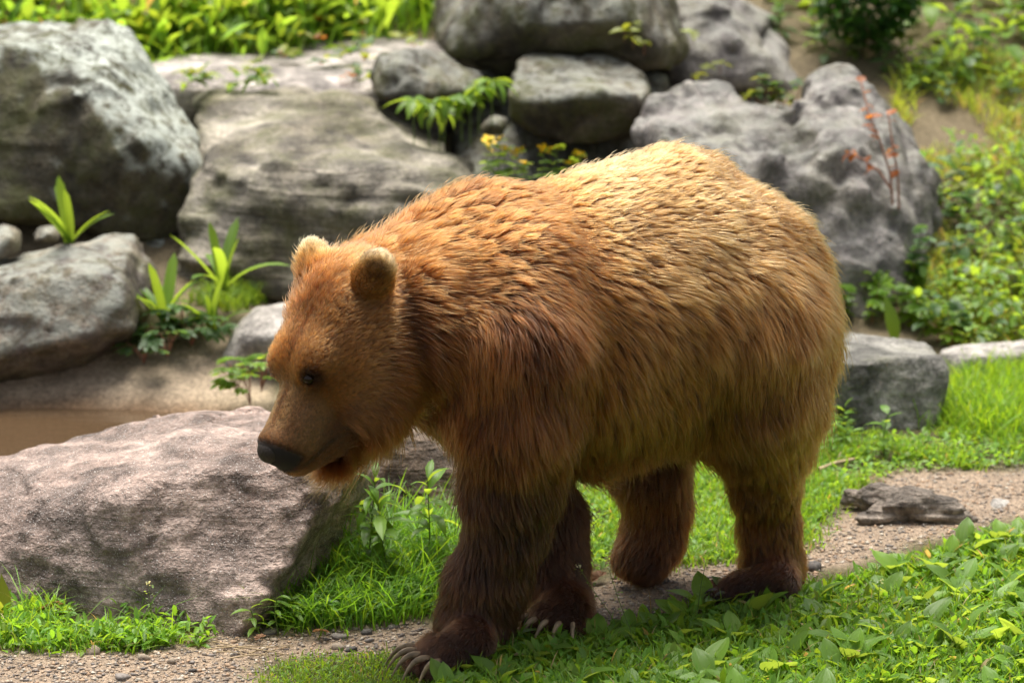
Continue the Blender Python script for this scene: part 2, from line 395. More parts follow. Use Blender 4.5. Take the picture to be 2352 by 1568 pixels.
rock('boulder', [[(848, 165, 13.0), (880, 118, 13.05), (960, 100, 13.1), (1050, 138, 13.1), (1115, 178, 13.1), (1105, 215, 12.95), (1000, 225, 12.85), (930, 240, 12.8), (853, 215, 12.85), (900, 150, 12.85), (880, 200, 13.5), (1100, 200, 13.5)]], m_mott,
     'small dark rounded stone wedged beside the green seedling clump', N=56, rnd=.010, amp=.016, freq=6, ridged=.008, seed=6)
rock('boulder', [[(1172, 150, 12.9), (1212, 115, 13.1), (1440, 135, 13.15), (1502, 185, 13.0), (1163, 215, 12.7), (1280, 235, 12.62), (1345, 214, 12.6), (1470, 218, 12.65), (1500, 205, 12.75), (1168, 275, 12.72), (1300, 325, 12.72), (1458, 318, 12.75), (1200, 250, 13.5), (1480, 260, 13.5)]], m_mott,
     'blocky boulder with a lichen-pale top and black underside, propped below the biggest boulder', N=72, rnd=.006, amp=.014, freq=4, fine=.006, ridged=.008, chip=.022, seed=7)
rock('boulder', [[(1470, 235, 12.6), (1512, 180, 12.75), (1560, 166, 12.85), (1700, 216, 12.9), (1830, 232, 12.8), (1500, 330, 12.3), (1800, 360, 12.1), (1960, 480, 12.0), (1480, 560, 12.0), (1940, 725, 11.9), (1700, 740, 11.9), (1500, 420, 13.3), (1850, 420, 13.4)],
                 [(1828, 205, 12.7), (1850, 150, 12.8), (1905, 134, 12.9), (1982, 156, 12.8), (2055, 255, 12.6), (2160, 410, 12.5), (1850, 330, 12.2), (2000, 330, 12.15), (2075, 480, 12.1), (2100, 570, 12.1), (2092, 705, 11.95), (1930, 730, 11.85), (1850, 600, 11.9), (1900, 400, 13.4), (2120, 450, 13.3)]], m_blue,
     'large two-lobed grey boulder standing behind the bear\'s rump, creeper on its right side', N=110, rnd=.016, amp=.04, freq=3, ridged=.024, fine=.010, chip=.03, aniso=(1.2, 1.2, .9), seed=8)
rock('boulder', [[(-120, 610, 11.65), (-300, 690, 11.6), (-310, 860, 11.1), (-290, 900, 11.7), (0, 600, 11.7), (136, 552, 11.75), (323, 520, 11.8), (358, 640, 11.6), (318, 772, 11.35), (-120, 650, 11.2), (170, 634, 11.15), (274, 637, 11.18), (306, 757, 11.12), (-120, 870, 10.95), (75, 790, 11.0), (231, 737, 11.08), (-120, 945, 11.2), (75, 880, 11.25), (270, 808, 11.3), (-120, 800, 12.2), (330, 700, 12.2)]], m_block,
     'squared boulder with a flat lit top and purple-brown stain, beside the muddy pool', N=92, rnd=.006, amp=.014, freq=3.5, fine=.006, ridged=.010, chip=.022, seed=9)
rock('boulder', [[(517, 790, 11.3), (548, 722, 11.35), (605, 690, 11.4), (670, 683, 11.4), (735, 730, 11.4), (740, 860, 11.25), (520, 850, 11.2), (560, 770, 11.15), (660, 760, 11.12), (540, 800, 11.8), (730, 780, 11.8), (600, 900, 11.3)]], m_pale,
     'small pale granite boulder peeking out behind the bear\'s face', N=56, rnd=.012, amp=.018, freq=5, ridged=.01, chip=.015, seed=10)
rock('boulder', [[(-200, 1405, 8.66), (-380, 1340, 8.9), (-400, 1240, 9.2), (-330, 1210, 9.0), (0, 1395, 8.66), (200, 1440, 8.5), (420, 1475, 8.4), (512, 1475, 8.38), (570, 1440, 8.45), (-200, 1270, 8.78), (0, 1236, 8.72), (136, 1198, 8.66), (221, 1145, 8.66), (340, 1106, 8.62), (578, 1052, 8.62), (700, 1062, 8.6), (752, 1080, 8.62), (728, 1188, 8.57), (640, 1326, 8.46),
                  (-200, 1090, 9.15), (0, 1060, 9.2), (60, 1020, 9.28), (290, 990, 9.34), (590, 918, 9.5), (760, 930, 9.45), (860, 1010, 9.2), (880, 1100, 9.2), (850, 1260, 9.2), (780, 1340, 8.95), (-200, 1260, 9.6), (800, 1160, 9.7)]], m_pink,
     'long pinkish-brown granite boulder in front of the pool, below the bear\'s muzzle', N=150, rnd=.008, amp=.02, freq=3.2, fine=.007, ridged=.010, aniso=(.9, .9, 1.6), chip=.022, seed=11)
rock('boulder', [[(868, 1010, 9.45), (960, 962, 9.9), (1040, 975, 9.9), (1060, 1010, 9.5), (850, 1240, 9.35), (1065, 1245, 9.35), (1070, 1160, 9.9), (860, 1160, 9.9)]], m_stump,
     'brown block of rock with upright streaks, between the granite boulder and the bear\'s foreleg', N=60, rnd=.018, amp=.014, freq=5, ridged=.006, aniso=(2.2, 2.2, .5), seed=12)
rock('boulder', [[(1840, 745, 11.0), (1922, 752, 11.0), (2035, 765, 10.97), (2106, 782, 10.9), (2166, 808, 10.72), (1830, 850, 10.5), (1909, 842, 10.52), (1984, 832, 10.54), (2106, 820, 10.56), (2172, 818, 10.62), (2183, 856, 10.62), (2178, 890, 10.6), (2160, 960, 10.58), (2110, 1010, 10.5), (1880, 1010, 10.48), (1830, 1000, 10.48), (1840, 900, 11.1), (2165, 900, 11.0)]], m_slab,
     'flat-topped dark grey slab rock on the grass behind the bear\'s hind legs', N=84, rnd=.007, amp=.009, freq=4, fine=.005, ridged=.006, chip=.012, seed=13)
rock('boulder', [[(2262, 640, 12.25), (2290, 600, 12.3), (2350, 578, 12.35), (2430, 590, 12.35), (2460, 660, 12.25), (2290, 680, 12.15), (2400, 690, 12.1), (2340, 620, 12.1), (2300, 630, 12.7), (2440, 640, 12.7)]], m_pale,
     'whitish rounded stone among the vines on the planted slope', N=40, rnd=.03, amp=.015, freq=6, seed=14)
rock('boulder', [[(2300, 170, 14.0), (2325, 135, 14.1), (2400, 120, 14.1), (2440, 200, 14.0), (2330, 215, 13.9), (2400, 220, 13.8), (2350, 160, 14.5), (2440, 160, 14.5)]], m_pale,
     'pinkish stone half buried at the top of the grassy slope', N=36, rnd=.03, amp=.015, freq=6, seed=15)
rock('boulder', [[(2110, 60, 15.2), (2140, -40, 15.4), (2280, -60, 15.4), (2330, 40, 15.2), (2280, 130, 14.9), (2140, 120, 14.9), (2200, 30, 14.8), (2150, 60, 16), (2300, 60, 16)]], m_blue,
     'grey boulder beside the dark green shrub at the top of the slope', N=44, rnd=.04, amp=.03, freq=4, seed=16)
rock('boulder', [[(1040, 200, 13.5), (1200, 150, 13.5), (1520, 160, 13.5), (1560, 300, 13.4), (1060, 330, 13.0), (1300, 330, 13.1), (1050, 460, 12.6), (1480, 460, 12.7), (1100, 300, 14.2), (1500, 300, 14.2), (1150, 380, 12.75), (1400, 390, 12.8)]], m_mott,
     'dark rock face in the hollow under the propped blocky boulder', N=56, rnd=.03, amp=.04, freq=3, ridged=.02, seed=21)
rock('boulder', [[(285, 480, 12.6), (330, 430, 12.8), (420, 430, 12.8), (440, 520, 12.5), (290, 640, 12.1), (410, 640, 12.1), (300, 560, 12.2), (410, 550, 12.2), (330, 500, 13.1), (420, 500, 13.1)]], m_dark,  # filler stone added so the gap reads as black shade
     'near-black filler stone added to stand for shade in the gap between the mossy and the long smooth boulders', N=44, rnd=.02, amp=.025, freq=4, seed=22)
rock('stone', [[(-60, 545, 11.6), (10, 512, 11.65), (46, 530, 11.6), (44, 575, 11.5), (-10, 598, 11.45), (-60, 590, 11.5), (0, 560, 11.9), (20, 545, 11.45)]], m_block, 'fist-sized grey stone on top of the squared boulder', cat='stone', N=30, rnd=.006, amp=.01, freq=9, seed=17)
rock('stone', [[(72, 545, 11.85), (95, 518, 11.9), (135, 520, 11.9), (145, 550, 11.8), (80, 560, 11.75), (130, 560, 11.75), (100, 540, 12.1), (110, 535, 11.7)]], m_block, 'small rounded stone tucked under the huge mossy boulder', cat='stone', N=26, rnd=.005, amp=.008, freq=9, seed=18)
rock('stone', [[(1105, 290, 12.75), (1130, 262, 12.8), (1165, 270, 12.8), (1160, 310, 12.7), (1110, 312, 12.7), (1130, 285, 12.6), (1150, 290, 13.0)]], m_mott, 'small dark stone in the hollow below the seedling clump', cat='stone', N=26, rnd=.005, amp=.008, freq=9, seed=19)
# concrete edging beside the lawn
e0 = gpt(2190, 868); e1 = gpt(2420, 850); dx = (e1 - e0); nrm = np.array([-dx[1], dx[0], 0]) / np.linalg.norm(dx[:2]) * .16
ev = []
for z in (-.08, .075):
    for q, in_ in ((e0, 0), (e1, 0), (e1, 1), (e0, 1)):
        ev.append([q[0] + nrm[0] * in_, q[1] + nrm[1] * in_, q[2] + z - (.01 if in_ == 0 and z > 0 else 0)])
rock('edging_stone', [[(*p, 'w') for p in ev]], m_pale, 'pale straight edging stone between the lawn and the planted slope', cat='kerb', N=60, rnd=.008, amp=.004, freq=10, seed=20)
# ------------------------------------------------------------------ bear
BYAW = R(35); BO = np.array([.235, 8.66, 0.0])
BF = np.array([-math.cos(BYAW), -math.sin(BYAW), 0]); BL = np.array([math.sin(BYAW), -math.cos(BYAW), 0]); BZ = np.array([0, 0, 1.0])
def b2w(p): p = np.asarray(p, float); return BO + p[..., 0:1] * BF + p[..., 1:2] * BL + p[..., 2:3] * BZ
def b2wd(v): v = np.asarray(v, float); return v[..., 0:1] * BF + v[..., 1:2] * BL + v[..., 2:3] * BZ
def sg(px, py, lat):
    """point of the bear (forward, left, up) seen at a photo position, at a given offset from its middle plane"""
    d = ray(px, py); t = ((BO - CAM) @ BL + lat) / (d @ BL); r = CAM + d * t - BO
    return np.array([r @ BF, lat, r[2]])
def cone(p, a, b, ra, rb, fl=1.0):
    a = np.asarray(a, float); b = np.asarray(b, float); ab = b - a; q = p - a
    t = np.clip((q @ ab) / (ab @ ab), 0, 1); v = q - t[..., None] * ab
    if fl != 1.0: v = v * np.array([1, 1 / fl, 1])
    return np.sqrt((v ** 2).sum(-1)) - (ra + (rb - ra) * t)
def ell(p, c, r, rot=None):
    q = p - np.asarray(c, float)
    if rot is not None: q = q @ rot
    r = np.asarray(r, float); k0 = np.sqrt(((q / r) ** 2).sum(-1)); k1 = np.sqrt(((q / r ** 2) ** 2).sum(-1)) + 1e-9
    return k0 * (k0 - 1) / k1
def smin(a, b, k):
    h = np.clip(.5 + .5 * (b - a) / k, 0, 1); return b + (a - b) * h - k * h * (1 - h)
def smins(L, k):
    d = L[0]
    for x in L[1:]: d = smin(d, x, k)
    return d
# head frame: a = towards the nose, u = out of the forehead
HP = R(61); HA = np.array([math.cos(HP), 0, -math.sin(HP)]); HU = np.array([math.sin(HP), 0, math.cos(HP)])
HYAW = R(8); _cy, _sy = math.cos(HYAW), math.sin(HYAW)
_rz = np.array([[_cy, -_sy, 0], [_sy, _cy, 0], [0, 0, 1]])
HA = _rz @ HA; HU = _rz @ HU
HL = _rz @ np.array([0, 1.0, 0]); _r = R(8); HL, HU = HL * math.cos(_r) + HU * math.sin(_r), HU * math.cos(_r) - HL * math.sin(_r); HN = sg(600, 1042, .075); HM = np.stack([HA, HL, HU], 1)
def hd(a, l, u): return HN + HA * a + HL * l + HU * u
TS = np.array([-.63, -.59, -.51, -.40, -.26, -.1, .05, .2, .33, .45, .55, .63])
TT = np.array([.90, 1.00, 1.12, 1.215, 1.262, 1.24, 1.215, 1.195, 1.21, 1.19, 1.14, 1.05])
TB = np.array([.72, .62, .54, .47, .44, .42, .42, .43, .47, .55, .64, .74])
TW = np.array([.12, .21, .27, .315, .335, .345, .345, .33, .30, .26, .21, .15])
# leg joints (forward, left, up)
FLs = [(sg(1190, 800, .23), .17), (sg(1180, 960, .23), .145), (sg(1172, 1100, .2), .115), (sg(1165, 1210, .17), .098), (sg(1120, 1330, .13), .096), (sg(1088, 1430, .1), .090), (sg(1090, 1478, .09), .078)]
FRs = [(np.array([.30, -.16, .80]), .15), (np.array([.22, -.14, .55]), .115), (sg(1262, 1190, -.05), .085), (sg(1270, 1290, -.01), .08), (sg(1282, 1385, .03), .078), (sg(1292, 1415, .03), .07)]
HLs = [(sg(1715, 760, .2), .21), (sg(1740, 900, .2), .170), (sg(1752, 1010, .18), .122), (sg(1756, 1110, .16), .086), (sg(1768, 1215, .14), .072), (sg(1774, 1295, .13), .076), (sg(1778, 1335, .13), .072)]
HRs = [(np.array([-.40, -.18, .72]), .20), (np.array([-.27, -.16, .50]), .15), (sg(1490, 1080, -.1), .102), (sg(1508, 1160, -.1), .082), (sg(1502, 1225, -.1), .070), (sg(1482, 1270, -.09), .056)]
def chain(p, J, k=.04, fl=1.0):
    return smins([cone(p, J[i][0], J[i+1][0], J[i][1], J[i+1][1], fl) for i in range(len(J) - 1)], k)
def foot(p, heel, toe, r, w, ntoe=5):
    """paw: a flattened wedge with separate toe pads"""
    heel = np.asarray(heel, float); toe = np.asarray(toe, float); d = toe - heel; L = np.linalg.norm(d[:2]); f = np.array([d[0], d[1], 0]) / L; s = np.array([-f[1], f[0], 0])
    out = [cone(p, heel, heel + d * .62, r, r * .8), cone(p, heel + d * .55 - s * w * .45, heel + d * .55 + s * w * .45, r * .72, r * .72)]
    tips = []
    for i in range(ntoe):
        u = (i - (ntoe - 1) / 2) / ((ntoe - 1) / 2)
        base = heel + d * .58 + s * w * .62 * u; tip = heel + d * (1 - .13 * u * u) + s * w * .82 * u; tip[2] = toe[2]
        out.append(cone(p, base, tip, r * .42, r * .36)); tips.append((tip, (tip - base) / np.linalg.norm(tip - base), s))
    return smins(out, .016), tips
def gg(px, py, z=.0):
    d = ray(px, py); t = (z - CAM_H) / d[2]; r = CAM + d * t - BO; return np.array([r @ BF, r @ BL, z])
PAWS = dict(fl=(gg(1078, 1480, .06), gg(960, 1524, .030), .057, .088), fr=(gg(1302, 1408, .05), gg(1258, 1448, .028), .053, .085),
            hl=(gg(1790, 1342, .045), gg(1628, 1364, .022), .050, .07), hr=(sg(1490, 1255, -.1), sg(1452, 1300, -.08), .048, .058))
def groups(p):
    x, l, z = p[..., 0], p[..., 1], p[..., 2]
    tt, tb, tw = np.interp(x, TS, TT), np.interp(x, TS, TB), np.interp(x, TS, TW)
    hh = (tt - tb) / 2; zc = (tt + tb) / 2
    zr = (z - zc) / hh; wz = tw * np.where(zr > 0, 1 - .28 * np.clip(zr, 0, 1) ** 2, 1.0)
    rr = np.sqrt((l / wz) ** 2 + zr ** 2); torso = (rr - 1) * np.minimum(wz, hh) * .92
    out = np.maximum(np.maximum(TS[0] - x, x - TS[-1]), 0); torso = np.where(out > 0, np.sqrt(np.maximum(torso, 0) ** 2 + out ** 2) + np.minimum(torso, 0) * .0 + out * .3, torso)
    torso = smin(torso, ell(p, (-.43, .15, .82), (.22, .165, .30)), .08)
    torso = smin(torso, ell(p, (-.43, -.15, .82), (.22, .165, .30)), .08)
    torso = smin(torso, ell(p, (.36, .19, .86), (.20, .13, .27)), .06)
    torso = smin(torso, ell(p, (.36, -.19, .86), (.20, .13, .27)), .06)
    neck = smin(cone(p, (.42, 0, .90), (.76, 0, .92), .26, .165), cone(p, (.45, 0, .80), (.80, 0, .87), .17, .11), .07)
    for s in (1, -1): neck = smin(neck, ell(p, (.66, .15 * s, .90), (.10, .085, .17)), .04)
    q = (p - HN) @ HM                                             # (a, l, u) about the nose tip
    head = smins([ell(q, (-.41, 0, -.115), (.135, .16, .112)), ell(q, (-.33, .0, -.115), (.14, .15, .115)),
                  ell(q, (-.29, .09, -.165), (.14, .085, .125)), ell(q, (-.29, -.09, -.165), (.14, .085, .125)),
                  ell(q, (-.35, .06, -.04), (.11, .06, .05)), ell(q, (-.35, -.06, -.04), (.11, .06, .05)),
                  ell(q, (-.26, .066, -.004), (.06, .045, .034)), ell(q, (-.26, -.066, -.004), (.06, .045, .034)), ell(q, (-.28, 0, -.02), (.07, .07, .035))], .045)
    muz = smins([cone(q, (-.25, 0, -.09), (-.05, 0, -.052), .09, .056), ell(q, (-.03, 0, -.034), (.038, .05, .036)),
                 ell(q, (-.075, .036, -.078), (.075, .034, .05)), ell(q, (-.075, -.036, -.078), (.075, .034, .05)),
                 cone(q, (-.21, 0, -.185), (-.024, 0, -.108), .095, .040), ell(q, (-.13, 0, -.12), (.11, .062, .06))], .035)
    eye_s = np.minimum(ell(q, (-.214, .090, .004), (.019, .02, .014)), ell(q, (-.214, -.090, .004), (.019, .02, .014)))
    muz = np.maximum(muz, -eye_s); head = np.maximum(head, -(eye_s + .002))
    ear = None
    for s in (1, -1):
        c = np.array([-.535, .148 * s, -.026]); ax = np.array([.55, .62 * s, .55]); ax /= np.linalg.norm(ax)   # the ear's open side
        e = q - c; h_ = e @ ax; rad = np.sqrt(np.maximum((e ** 2).sum(-1) - h_ ** 2, 0))
        disc = np.sqrt((rad / .043) ** 2 + (h_ / .026) ** 2) - 1; disc = disc * .026
        bowl = np.sqrt(((e - ax * .030) ** 2).sum(-1)) - .031; disc = np.maximum(disc, -bowl)
        disc = smin(disc, cone(q, c + np.array([.03, -.03 * s, -.02]), c, .05, .03), .02)
        ear = disc if ear is None else np.minimum(ear, disc)
    fl, fr, hl, hr = chain(p, FLs), chain(p, FRs), chain(p, HLs), chain(p, HRs)
    pw = [foot(p, *PAWS[n])[0] for n in ('fl', 'fr', 'hl', 'hr')]
    return dict(torso=torso, neck=neck, head=head, muz=muz, ear=ear, fl=fl, fr=fr, hl=hl, hr=hr, pfl=pw[0], pfr=pw[1], phl=pw[2], phr=pw[3])
def bear_sdf(p, G=None):
    g = G or groups(p)
    d = smin(g['torso'], g['neck'], .12)
    hm = smin(g['head'], g['muz'], .03); hm = smin(hm, g['ear'], .022)
    d = smin(d, hm, .035)
    for leg, pw, k in (('fl', 'pfl', .09), ('fr', 'pfr', .07), ('hl', 'phl', .10), ('hr', 'phr', .07)):
        d = smin(d, smin(g[leg], g[pw], .085), k)
    return d
lo = np.array([-.86, -.46, -.02]); hi = np.array([1.14, .50, 1.33]); h = .0095
n = np.ceil((hi - lo) / h).astype(int)
def sparse_field(fn, lo, n, h, B=8):
    """distance field evaluated finely only in the blocks near the surface"""
    nb = np.ceil(np.array(n) / B).astype(int); D = np.ones(nb * B, np.float32)
    ctr = np.stack(np.meshgrid(*[lo[i] + h * (np.arange(nb[i]) * B + (B - 1) / 2) for i in range(3)], indexing='ij'), -1)
    dc = fn(ctr.reshape(-1, 3)).reshape(nb); hot = np.abs(dc) < h * B * 1.15 + .012
    D[:] = np.repeat(np.repeat(np.repeat(np.sign(dc), B, 0), B, 1), B, 2); idx = np.stack(np.nonzero(hot), 1)
    off = np.stack(np.meshgrid(*[np.arange(B)] * 3, indexing='ij'), -1).reshape(-1, 3)
    for c0 in range(0, len(idx), 400):
        ij = idx[c0:c0 + 400, None] * B + off[None]; v = fn((lo + h * ij).reshape(-1, 3)).reshape(ij.shape[:2]); D[ij[..., 0], ij[..., 1], ij[..., 2]] = v
    return D
D = sparse_field(bear_sdf, lo, n, h)
bV, bQ = surface_nets(D, lo, h)
bN = vert_normals(bV, bQ)

# ---- coat colour by place on the body (linear albedo), some shade and highlight painted in
COL = dict(gold=(.44, .225, .080), pale=(.64, .43, .215), ora=(.335, .150, .050), bro=(.25, .112, .042), dark=(.125, .062, .034), redd=(.16, .078, .042),
           grey=(.29, .17, .082), tan=(.335, .168, .064), blk=(.018, .011, .008))
COL = {a: np.array(b) for a, b in COL.items()}
def mixc(a, b, t): return a + (b - a) * np.asarray(t)[..., None]
def coat(p, G, N):
    x, l, z = p[..., 0], p[..., 1], p[..., 2]; q = (p - HN) @ HM
    keys = list(G); Dm = np.stack([G[k_] for k_ in keys], -1); w_ = np.exp(-(Dm - Dm.min(-1, keepdims=True)) / .03); w_ /= w_.sum(-1, keepdims=True)
    W = {k_: w_[..., i] for i, k_ in enumerate(keys)}
    nb = fbm(p * 5.0, 3); ns = fbm(p * 16.0 + 4, 2)
    c = np.tile(COL['gold'], (len(p), 1))
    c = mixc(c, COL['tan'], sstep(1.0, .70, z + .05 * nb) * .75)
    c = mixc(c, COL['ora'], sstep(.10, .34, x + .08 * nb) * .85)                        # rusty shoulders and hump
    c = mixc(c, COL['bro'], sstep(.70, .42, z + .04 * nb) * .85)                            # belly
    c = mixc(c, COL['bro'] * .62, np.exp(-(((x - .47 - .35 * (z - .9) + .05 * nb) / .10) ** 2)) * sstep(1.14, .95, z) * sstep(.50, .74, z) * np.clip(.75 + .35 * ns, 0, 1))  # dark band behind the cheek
    c = mixc(c, COL['pale'], sstep(.18, .0, x) * sstep(.85, 1.15, z) * (.42 + .3 * nb))  # pale back and rump coat, with the top highlight painted in
    # neck and head
    hw = W['head'] + W['muz'] + W['ear']
    nk = mixc(np.tile(COL['ora'], (len(p), 1)), COL['dark'], sstep(.92, .70, z + .05 * nb) * .75)
    c = mixc(c, nk, W['neck'] * .9)
    hc = mixc(np.tile(np.array([.40, .215, .085]), (len(p), 1)), COL['tan'], sstep(-.38, -.22, q[..., 0]) * .55)
    hc = mixc(hc, COL['bro'], sstep(-.09, -.18, q[..., 2]) * .75)
    hc = mixc(hc, COL['grey'], sstep(-.25, -.13, q[..., 0]) * .9)
    hc = mixc(hc, COL['bro'] * .75, sstep(-.07, -.02, q[..., 0]) * .6)
    hc = mixc(hc, COL['bro'] * .75, sstep(-.085, -.12, q[..., 2]) * sstep(-.24, -.14, q[..., 0]) * .8)
    ed = np.sqrt(((q[..., 0] + .205) / 1.25) ** 2 + (np.abs(q[..., 1]) - .09) ** 2 + (q[..., 2] - .0) ** 2)
    hc = mixc(hc, COL['blk'], sstep(.047, .018, ed) * .9)
    hc = mixc(hc, np.array([.66, .48, .28]), W['ear'] * sstep(-.50, -.55, q[..., 0]))
    al = np.abs(q[..., 1]); hc = mixc(hc, COL['blk'], sstep(-.040, -.024, q[..., 0]) * sstep(-.09, -.07, q[..., 2]))
    hc = mixc(hc, COL['bro'] * .7, sstep(.016, .004, al + .006 * ns) * sstep(-.44, -.36, q[..., 0]) * sstep(-.20, -.28, q[..., 0]) * sstep(-.06, -.02, q[..., 2]) * .55)   # furrow down the forehead
    hc = mixc(hc, COL['pale'] * .75, np.exp(-((al - .026) / .014) ** 2) * sstep(-.21, -.17, q[..., 0]) * sstep(-.05, -.09, q[..., 0]) * sstep(-.05, -.01, q[..., 2]) * .45)
    hc = mixc(hc, COL['bro'] * .5, sstep(.010, .003, al) * sstep(-.20, -.16, q[..., 0]) * sstep(-.06, -.10, q[..., 0]) * sstep(-.05, -.01, q[..., 2]) * .5)
    lip = np.abs(q[..., 2] - (-.090 + .50 * q[..., 0])); hc = mixc(hc, COL['blk'], sstep(.012, .002, lip + .003 * ns) * sstep(-.13, -.09, q[..., 0]) * .55)     # mouth line
    hc = mixc(hc, COL['bro'] * .55, sstep(.05, .02, np.sqrt((q[..., 0] + .185) ** 2 + (al - .09) ** 2 + (q[..., 2] + .03) ** 2)) * .5)           # darker fur below the eye
    for s_ in (1, -1):
        ax = np.array([.55, .62 * s_, .55]); ax /= np.linalg.norm(ax); e_ = q - np.array([-.535, .148 * s_, -.026]); ah = e_ @ ax; ar2 = np.sqrt(np.maximum((e_ ** 2).sum(-1) - ah ** 2, 0))
        hc = mixc(hc, COL['bro'] * .45, W['ear'] * sstep(-.010, .008, ah) * sstep(.034, .022, ar2) * .55)
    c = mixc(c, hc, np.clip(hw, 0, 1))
    c = mixc(c, COL['bro'] * .7, np.clip(4 * hw * (W['neck'] + W['torso']), 0, 1) * sstep(1.08, .98, z) * .7)      # crease shade behind the cheek, painted into the coat
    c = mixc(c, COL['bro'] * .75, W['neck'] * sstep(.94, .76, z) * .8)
    # legs
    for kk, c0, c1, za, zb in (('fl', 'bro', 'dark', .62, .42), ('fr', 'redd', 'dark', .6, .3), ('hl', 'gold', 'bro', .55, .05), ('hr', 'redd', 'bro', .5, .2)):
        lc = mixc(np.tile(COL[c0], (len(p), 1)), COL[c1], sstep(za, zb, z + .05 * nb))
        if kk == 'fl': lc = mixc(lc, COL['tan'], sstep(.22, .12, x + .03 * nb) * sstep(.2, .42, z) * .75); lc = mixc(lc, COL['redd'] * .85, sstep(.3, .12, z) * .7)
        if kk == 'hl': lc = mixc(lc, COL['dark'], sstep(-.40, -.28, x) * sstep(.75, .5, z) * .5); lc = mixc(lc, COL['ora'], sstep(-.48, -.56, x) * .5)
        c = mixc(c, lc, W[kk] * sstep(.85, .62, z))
    for kk in ('pfl', 'pfr', 'phl', 'phr'):
        c = mixc(c, mixc(np.tile(COL['redd'] * .8 if kk in ('pfl', 'pfr') else COL['bro'] * .8, (len(p), 1)), COL['dark'] * .7, sstep(.13, .06, z if kk != 'phr' else z - .05)), W[kk])
    c = c * (1 + .16 * nb + .12 * ns)[..., None]
    return np.clip(c, .004, .95), W, q
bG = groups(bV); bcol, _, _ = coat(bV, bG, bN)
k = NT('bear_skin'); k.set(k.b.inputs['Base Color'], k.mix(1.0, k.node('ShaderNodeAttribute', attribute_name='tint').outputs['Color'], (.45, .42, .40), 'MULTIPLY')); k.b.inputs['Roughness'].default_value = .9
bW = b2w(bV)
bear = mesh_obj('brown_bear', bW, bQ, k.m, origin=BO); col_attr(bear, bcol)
tag(bear, 'shaggy golden-brown bear walking past boulders with its head lowered', 'bear')

# ---- fur
NH = 400000
tri = np.concatenate([bQ[:, [0, 1, 2]], bQ[:, [0, 2, 3]]])
ar = .5 * np.linalg.norm(np.cross(bV[tri[:, 1]] - bV[tri[:, 0]], bV[tri[:, 2]] - bV[tri[:, 0]]), axis=1)
tc = bV[tri].mean(1); tq = (tc - HN) @ HM
dens = np.ones(len(tri)); dens[bN[tri[:, 0]][:, 1] < -.35] = .35                 # thinner on the far flank
headm = (tc[:, 0] > .72) & (tc[:, 1] > -.2); dens[headm] = 2.6; dens[(tq[:, 0] > -.30) & headm] = 4.2
dens[(tq[:, 0] > -.028) & (tq[:, 2] > -.075)] = 0                                  # bare nose
dens[(tc[:, 2] < .22)] *= 1.3
pr = ar * dens; pr /= pr.sum()
ti = rng.choice(len(tri), NH, p=pr); r1 = np.sqrt(rng.random(NH)); r2 = rng.random(NH)
bc = np.stack([1 - r1, r1 * (1 - r2), r1 * r2], 1)[..., None]
root = (bV[tri[ti]] * bc).sum(1); nrm = (bN[tri[ti]] * bc).sum(1); nrm /= np.linalg.norm(nrm, axis=1, keepdims=True)
G = {k_: v for k_, v in groups(root).items()}
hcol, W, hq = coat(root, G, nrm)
x, l, z = root.T
def V3(*a): return np.stack([np.broadcast_to(np.asarray(q_, float), (NH,)) for q_ in a], -1)
down = 1.9 * sstep(1.02, .62, z) + .12 + .5 * sstep(1.15, 1.0, z)
f_t = V3(-np.ones(NH), 0 * x, -down)
f_n = V3(-np.ones(NH), .25 * np.sign(l), -.15 - 1.6 * sstep(.98, .72, z))
f_h = -HA * 1.0 + V3(-.35 + 0 * x, .35 * np.tanh(hq[:, 1] / .04), -1.1 * sstep(-.05, -.16, hq[:, 2]))
f_m = -HA + V3(0 * x, .15 * np.tanh(hq[:, 1] / .03), -.3 * sstep(-.04, -.1, hq[:, 2]))
f_e = -HA * .8 + V3(-.1 + 0 * x, .4 * np.sign(hq[:, 1]), .3)
f_l = V3(-.22 + 0 * x, 0 * x, -1.0); f_p = V3(.75 + 0 * x, 0 * x, -.45)
Fl = {'torso': f_t, 'neck': f_n, 'head': f_h, 'muz': f_m, 'ear': f_e}
Ln = {'torso': .042 + .026 * sstep(1.1, .8, z), 'neck': .045 + .024 * sstep(.70, .85, z), 'head': .013 + .010 * sstep(-.36, -.50, hq[:, 0]) + .03 * sstep(-.1, -.2, hq[:, 2]), 'muz': .009 + .012 * sstep(-.14, -.22, hq[:, 0]) + .03 * sstep(-.13, -.18, hq[:, 2]), 'ear': .012 + 0 * x}
Lf = {'torso': .46 + 0 * x, 'neck': .5 + 0 * x, 'head': .42 + 0 * x, 'muz': .28 + 0 * x, 'ear': .8 + 0 * x}
for kk in ('fl', 'fr', 'hl', 'hr'):
    Fl[kk] = f_l; Ln[kk] = .034 + .03 * sstep(.25, .6, z); Lf[kk] = .5 + 0 * x
    Fl['p' + kk] = f_p; Ln['p' + kk] = .022 + 0 * x; Lf['p' + kk] = .5 + 0 * x
flow = sum(W[kk][:, None] * Fl[kk] / (np.linalg.norm(Fl[kk], axis=1, keepdims=True) + 1e-9) for kk in Fl)
Lh = sum(W[kk] * Ln[kk] for kk in Ln); lift = sum(W[kk] * Lf[kk] for kk in Lf)
beard = (W['head'] + W['muz'] + W['neck']) * np.exp(-(((hq[:, 0] + .16) / .10) ** 2)) * sstep(-.14, -.20, hq[:, 2]); Lh = Lh + .075 * beard; flow = flow * (1 - beard[:, None]) + np.array([0, 0, -1.0]) * beard[:, None]
bel = sstep(.50, .42, z) * W['torso']; Lh = Lh + .03 * bel
